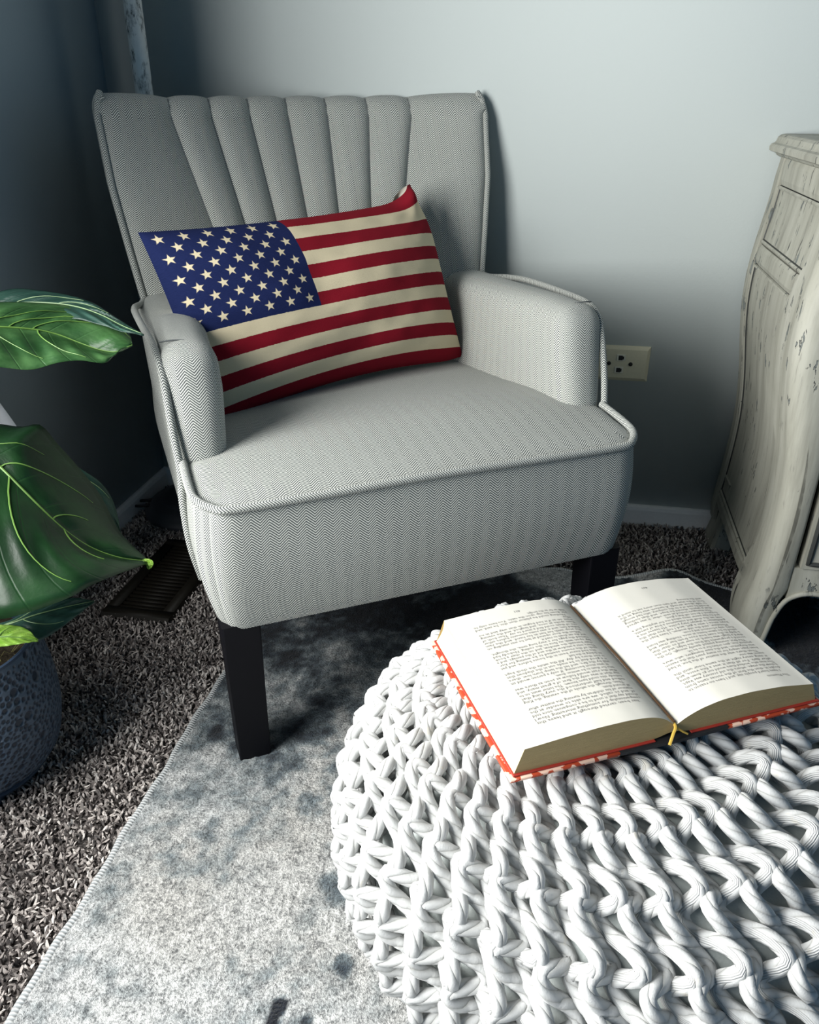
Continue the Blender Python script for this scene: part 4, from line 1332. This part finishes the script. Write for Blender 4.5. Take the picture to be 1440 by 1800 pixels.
def build_plant():
    root = empty('potted_plant', (PT[0], PT[1], 0))
    tag(root, 'large leaved green house plant in a navy pebble textured pot beside the armchair', 'plant')
    # pot: lathe with raised rings round dimples of many sizes
    nz, na = 210, 620
    prof = smooth_path([(.086, .024), (.104, .040), (.114, .075), (.1175, .11), (.116, .15), (.110, .19), (.107, .210)], nz)
    rg = np.random.default_rng(5)
    pts, rad = [], []
    tries = 0
    while tries < 26000:
        tries += 1
        p = np.array([rg.uniform(0, 2 * PI * .115), rg.uniform(.026, .207)]); r = rg.choice([.0085, .0065, .005, .0038, .003, .0024], p=[.04, .08, .16, .22, .25, .25]) * rg.uniform(.9, 1.1)
        if pts:
            A_ = np.array(pts); dx = np.abs(A_[:, 0] - p[0]); dx = np.minimum(dx, 2 * PI * .115 - dx)
            if np.any(np.hypot(dx, A_[:, 1] - p[1]) < (np.array(rad) + r) * .93): continue
        pts.append(p); rad.append(r)
    A_ = np.array(pts); R_ = np.array(rad)
    ang = np.linspace(0, 2 * PI, na, endpoint=False)
    H = np.zeros((nz, na)); G = np.ones((nz, na))
    sx = ang * .115
    for (px_, pz), r in zip(A_, R_):
        dx = np.abs(sx - px_); dx = np.minimum(dx, 2 * PI * .115 - dx)
        ja = np.where(dx < r * 1.3)[0]; iz = np.where(np.abs(prof[:, 1] - pz) < r * 1.3)[0]
        if len(ja) == 0 or len(iz) == 0: continue
        d = np.hypot(dx[ja][None, :], (prof[iz, 1] - pz)[:, None]) / r
        e = np.clip((1.05 - d) / .35, 0, 1); e = e * e * (3 - 2 * e)
        H[np.ix_(iz, ja)] -= min(.0026, r * .45) * e
        G[np.ix_(iz, ja)] -= e
    rr = prof[:, 0][:, None] + H
    V = np.stack([rr * np.cos(ang), rr * np.sin(ang), np.repeat(prof[:, 1][:, None], na, 1)], -1).reshape(-1, 3)
    mp = mat_plain('navy_glaze', (0.030, 0.050, 0.085), .42, .5)
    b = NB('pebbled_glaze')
    ga = b.n('ShaderNodeAttribute', attribute_name='rim').outputs['Fac']  # dimples coloured darker than the rims, shade put into the glaze
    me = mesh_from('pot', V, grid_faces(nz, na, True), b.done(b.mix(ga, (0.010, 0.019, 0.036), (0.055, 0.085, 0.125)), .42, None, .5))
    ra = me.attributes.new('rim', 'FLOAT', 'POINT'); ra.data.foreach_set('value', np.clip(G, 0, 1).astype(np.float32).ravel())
    pot = link('pot', me, root)
    V, F, U = lathe([(.107, .210), (.1065, .2135), (.104, .2145), (.1015, .2125), (.101, .19), (.099, .15), (.0005, .15)], 64)
    obj('rim', V, F, mp, pot)
    V, F, U = lathe([(.0005, .010), (.080, .010), (.086, .014), (.090, .020), (.086, .024), (.0005, .025)], 48)
    obj('pot_bottom', V, F, mp, pot)
    for k in range(3):
        a = k * 2 * PI / 3 - 1.05
        V, F, U = lathe([(.0005, 0), (.020, 0), (.024, .014), (.026, .026), (.0005, .028)], 18, .066 * math.cos(a), .066 * math.sin(a))
        obj('pot_foot', V, F, mp, pot)
    b = NB('potting_soil')
    n = b.noise(b.co(), 130, 4)
    V, F, U = lathe([(.1005, .188), (.08, .191), (.05, .193), (.02, .195), (.0005, .195)], 40)
    V[:, 2] += np.array([.004 * mnoise.noise((x * 90, y * 90, 0)) for x, y, z in V])
    obj('soil', V, F, b.done(b.ramp(n, [(.3, (.010, .008, .006)), (.7, (.05, .04, .025))]), .95, b.bump(n, .8, .004), .1), root)
    # moss threads over the soil
    parts = []
    for i in range(70):
        a, r = rg.uniform(-1.6, .8), rg.uniform(.03, .098)
        p = np.array([r * math.cos(a), r * math.sin(a), .192]); q = p + np.array([rg.uniform(-.02, .02), rg.uniform(-.02, .02), rg.uniform(.0, .012)])
        parts.append(tube([p, (p + q) / 2 + [0, 0, .006], q], .0004, 3, caps=False))
    V, F, U = join_parts(parts)
    tag(obj('moss', V, F, mat_plain('dry_moss', (0.11, .10, .03), .9), root), kind='stuff')

    def mat_leaf(name, base, light, trans, rough=.33):
        b = NB(name)
        uv, u, v = b.uv()          # u -1..1 across, v along
        au = b.math('ABSOLUTE', u)
        # feathered side veins
        ph = b.math('FRACT', b.math('ADD', b.math('MULTIPLY', b.math('SUBTRACT', v, b.math('MULTIPLY', au, .22)), 7.0), 3.0))
        vein = b.math('SUBTRACT', 1.0, b.sstep(b.math('ABSOLUTE', b.math('SUBTRACT', ph, .5)), 0.0, .05))
        n = b.noise(b.scale(uv, (2.2, 3.5, 1)), 1.0, 4)
        n2 = b.noise(b.scale(uv, (14, 22, 1)), 1.0, 3)
        c = b.mix(b.sstep(n, .35, .7), base, light)
        c = b.mix(b.math('MULTIPLY', vein, .10), c, tuple(min(1, x * 1.9) for x in light))
        h = b.math('ADD', b.math('MULTIPLY', n2, .5), b.math('MULTIPLY', vein, -.6))
        tr = b.n('ShaderNodeBsdfTranslucent'); b.put(tr.inputs[0], (*trans, 1))
        b.done(c, rough, b.bump(h, .35, .002), .38)
        mx = b.n('ShaderNodeMixShader'); mx.inputs[0].default_value = .22
        out = b.t.nodes['Material Output']
        b.t.links.new(b.p.outputs[0], mx.inputs[1]); b.t.links.new(tr.outputs[0], mx.inputs[2]); b.t.links.new(mx.outputs[0], out.inputs[0])
        return b.m
    m_dark = mat_leaf('leaf_dark_green', (0.007, 0.028, 0.010), (0.018, 0.065, 0.020), (0.03, .15, .02), .34)
    m_mid = mat_leaf('leaf_mid_green', (0.024, 0.080, 0.024), (0.075, 0.18, 0.060), (0.12, .35, .05), .34)
    m_teal = mat_leaf('leaf_teal_green', (0.014, 0.045, 0.035), (0.04, 0.10, 0.075), (0.05, .16, .08), .35)  # dull bluish green of the rear and low leaves
    m_lime = mat_leaf('leaf_lime_backlit', (0.22, 0.42, 0.05), (0.40, 0.62, 0.12), (0.45, .75, .10), .4)  # lime of the curled tip; backlight painted in for the low leaf
    m_vein = mat_plain('leaf_vein', (0.14, 0.27, 0.055), .45)
    O = np.array([PT[0], PT[1], 0])

    def leaf(edge1, mid, edge2, mat, puff=.012, veins=(), label=None, vr=.0008, n=44, m=11, vein_mat=None):
        """edges and midrib as lists of (px, py, distance): real points in the room"""
        E1 = smooth_path([at(*p) for p in edge1], n); Mi = smooth_path([at(*p) for p in mid], n); E2 = smooth_path([at(*p) for p in edge2], n)
        view = np.array([0, -.75, .65])
        rows, U = [], []
        tt = np.linspace(0, 1, m)
        for i in range(n):
            k = i / (n - 1)
            wv = .35 + .65 * math.sin(min(1, k * 1.15) * PI) ** .5 if k < .87 else .35
            r = []
            for s, E in ((-1, E1), (1, E2)):
                t = tt[::-1] if s < 0 else tt[1:]
                P = Mi[i] * (1 - t)[:, None] + E[i] * t[:, None]
                wid = np.linalg.norm(E[i] - Mi[i])
                lift = np.sin(t * PI * .9) * puff * min(1, wid / .05) + .0022 * np.sin((k * 7 - t * .22 * 7) * 2 * PI) * np.sin(t * PI)
                P = P + view * lift[:, None]
                r.append(P); U.append(np.stack([s * t, np.full(len(t), k)], 1))
            rows.append(np.concatenate(r))
        nc = 2 * m - 1
        V = np.concatenate(rows) - O
        o = obj('leaf', V, grid_faces(n, nc), mat, root, uv=np.concatenate(U))
        sd = o.modifiers.new('thickness', 'SOLIDIFY'); sd.thickness = .0008; sd.offset = -1
        if label: o['label'] = label
        Vg = np.array(rows)
        P = Mi + view * .0014 - O
        V, F, UU = tube(P, np.linspace(vr * 1.7, vr * .5, n), 6)
        obj('midrib', V, quads_tris(F), vein_mat or m_vein, o)
        for pl in veins:      # (k0, side, k1, reach): leaves the midrib at k0 and runs out to the edge at k1
            k0, s, k1, reach = pl
            pts = []
            for t in np.linspace(0, 1, 14):
                i = (k0 + (k1 - k0) * (t ** 1.15)) * (n - 1); c = (m - 1) + s * (m - 1) * reach * (t ** .8)
                i0, c0 = int(min(i, n - 2)), int(min(max(c, 0), nc - 2)); fi, fc = i - i0, c - c0
                pts.append((Vg[i0, c0] * (1 - fi) + Vg[i0 + 1, c0] * fi) * (1 - fc) + (Vg[i0, c0 + 1] * (1 - fi) + Vg[i0 + 1, c0 + 1] * fi) * fc)
            V, F, UU = tube(np.array(pts) + view * .0008 - O, np.linspace(vr, vr * .35, 14), 5)
            obj('vein', V, quads_tris(F), vein_mat or m_vein, o)
        return o
    pale = mat_plain('leaf_vein_pale', (0.17, 0.27, 0.12), .45)
    # upper leaf seen almost edge-on, with a duller one behind it
    leaf([(-90, 560, .93), (-30, 536, .95), (40, 533, .97), (110, 538, .99), (165, 546, 1.0), (200, 562, .99), (228, 588, .965), (233, 605, .945)],
         [(-90, 590, .90), (-20, 576, .91), (54, 579, .93), (100, 588, .94), (140, 603, .94), (175, 615, .935), (205, 619, .93), (233, 607, .94)],
         [(-90, 615, .86), (-30, 640, .85), (20, 649, .86), (60, 651, .87), (100, 640, .88), (140, 635, .89), (185, 639, .90), (200, 628, .915)], m_mid, .010,
         [(.18, -1, .62, .8), (.42, -1, .85, .8), (.30, -1, .95, .95), (.2, 1, .55, .8), (.45, 1, .8, .85)], 'lighter green leaf, highest in view')
    leaf([(-90, 545, 1.0), (-20, 519, 1.02), (25, 508, 1.03), (70, 511, 1.03), (120, 519, 1.02), (165, 533, 1.0), (210, 562, .97), (252, 588, .93)],
         [(-90, 560, .99), (-20, 540, 1.0), (40, 533, 1.0), (95, 534, .995), (140, 541, .985), (180, 555, .97), (215, 573, .95), (252, 588, .93)],
         [(-90, 585, .97), (-20, 565, .975), (40, 558, .975), (95, 558, .97), (140, 562, .96), (180, 572, .95), (215, 583, .94), (252, 589, .928)], m_teal, .006, [(.3, -1, .6, .8), (.5, -1, .75, .8)], 'dull grey green leaf behind the highest one', vein_mat=pale)
    # big drooping dark leaf
    leaf([(-80, 770, .98), (-20, 748, .985), (40, 753, .985), (75, 750, .98), (105, 783, .985), (140, 822, .985), (180, 873, .975), (213, 935, .955), (262, 986, .90)],
         [(-80, 745, .92), (-40, 785, .905), (0, 820, .89), (40, 860, .88), (80, 900, .875), (115, 932, .875), (160, 962, .88), (210, 980, .885), (262, 987, .90)],
         [(-80, 1010, .80), (-60, 1080, .765), (0, 1090, .755), (50, 1079, .76), (90, 1066, .77), (130, 1050, .78), (165, 1030, .80), (205, 1013, .83), (262, 990, .895)], m_dark, .022,
         [(.32, 1, .60, .85), (.27, -1, .66, .80), (.56, -1, .70, .5), (.12, -1, .42, .7), (.62, 1, .80, .45), (.1, 1, .28, .7)], 'big dark glossy leaf drooping over the pot', vr=.0011)
    # its curled tip and the leaf showing behind its right edge
    leaf([(250, 983, .898), (258, 982, .896), (266, 984, .893), (270, 988, .890)], [(252, 986, .896), (258, 990, .893), (264, 992, .890), (269, 991, .888)], [(254, 989, .895), (257, 995, .892), (261, 1001, .889), (268, 996, .887)], m_lime, .001, (), 'lime underside of a curled leaf tip', vr=.0002, n=12, m=5)
    leaf([(60, 770, 1.03), (100, 790, 1.03), (140, 822, 1.03), (175, 846, 1.03), (195, 872, 1.02), (207, 905, 1.01), (212, 940, .99)],
         [(60, 780, 1.02), (100, 805, 1.02), (140, 843, 1.02), (165, 868, 1.01), (185, 892, 1.0), (200, 917, .995), (212, 941, .99)],
         [(60, 800, 1.01), (95, 830, 1.01), (125, 860, 1.01), (150, 885, 1.0), (170, 905, 1.0), (190, 925, .995), (212, 942, .99)], m_teal, .004, [(.3, -1, .7, .8)], 'thin paler leaf edge behind the big dark leaf', vein_mat=pale)
    # low bluish leaf over the rim and the small one coloured lime as if backlit
    leaf([(-70, 1100, .84), (-20, 1098, .83), (15, 1091, .83), (50, 1073, .84), (90, 1058, .85), (130, 1051, .86), (165, 1056, .87)],
         [(-70, 1110, .82), (-20, 1105, .815), (20, 1096, .815), (60, 1082, .825), (100, 1071, .84), (135, 1063, .855), (165, 1057, .87)],
         [(-70, 1120, .80), (-20, 1115, .80), (25, 1103, .80), (62, 1126, .79), (95, 1113, .81), (130, 1087, .835), (166, 1058, .868)], m_teal, .006, [(.35, -1, .7, .8), (.5, 1, .75, .8)], 'low bluish leaf resting on the pot rim', vein_mat=pale)
    leaf([(-60, 1108, .78), (-20, 1100, .78), (10, 1098, .78), (35, 1101, .78), (52, 1109, .778), (66, 1125, .775)],
         [(-60, 1125, .77), (-20, 1120, .768), (10, 1119, .768), (35, 1121, .77), (52, 1124, .772), (66, 1126, .775)],
         [(-60, 1145, .76), (-20, 1140, .76), (10, 1136, .762), (35, 1132, .765), (52, 1129, .77), (67, 1127, .774)], m_lime, .003, [(.3, -1, .45, .8), (.5, -1, .62, .8), (.3, 1, .45, .8)], 'small leaf at the pot rim, coloured lime as if backlit', vr=.0006)
    # stem and leaf stalks
    ms = mat_plain('green_brown_stem', (0.10, .11, .04), .7)
    V, F, U = tube(smooth_path([(0, 0, .17), (-.01, .005, .30), (-.015, .01, .45), (-.02, .02, .62), (-.03, .03, .72)], 40), np.linspace(.0075, .005, 40), 9)
    obj('stem', V, quads_tris(F), ms, root)
    for zb, tip in ((.66, (-90, 590, .90)), (.62, (-90, 560, .99)), (.46, (-80, 745, .92)), (.42, (60, 780, 1.02)), (.25, (-70, 1110, .82)), (.23, (-60, 1125, .77))):
        q = at(*tip) - O
        p = np.array([-.015, .012, zb])
        V, F, U = tube(smooth_path([p, (p + q) / 2 + [0, 0, .015], q], 16), .0026, 7)
        obj('leaf_stalk', V, quads_tris(F), ms, root)


build_plant()

# ------------------------------------------------------------------ curtain edge at the window side
def build_curtain():
    b = NB('white_curtain_cloth')
    n = b.noise(b.co(), 900, 2)
    m = b.done(b.mix(n, (0.78, 0.80, 0.84), (0.86, 0.88, 0.92)), .85, b.bump(n, .2, .0005), .1)
    # gathered panel beside the window, flaring out to the corner near its hem
    nz, na = 60, 90
    V = []
    for i in range(nz):
        z = .235 + 1.8 * (i / (nz - 1)) ** 1.5
        d1 = float(np.interp(z, [.1, .36, .40, .44, .50, .60, 2.0], [-.600, -.614, -.632, -.653, -.690, -.73, -.74])); d0 = -.965
        for j in range(na):
            t = j / (na - 1)
            d = d0 + (d1 - d0) * t
            a = .035 + .016 * math.sin(t * 2 * PI * 6) + .085 * max(0, (t - .80) / .20) ** 1.2
            V.append(W(a, d, z))
    o = obj('window_curtain', V, grid_faces(nz, na), m)
    sd = o.modifiers.new('thickness', 'SOLIDIFY'); sd.thickness = .001
    tag(o, 'white curtain hem flaring out beside the left wall behind the plant', 'curtain')


build_curtain()
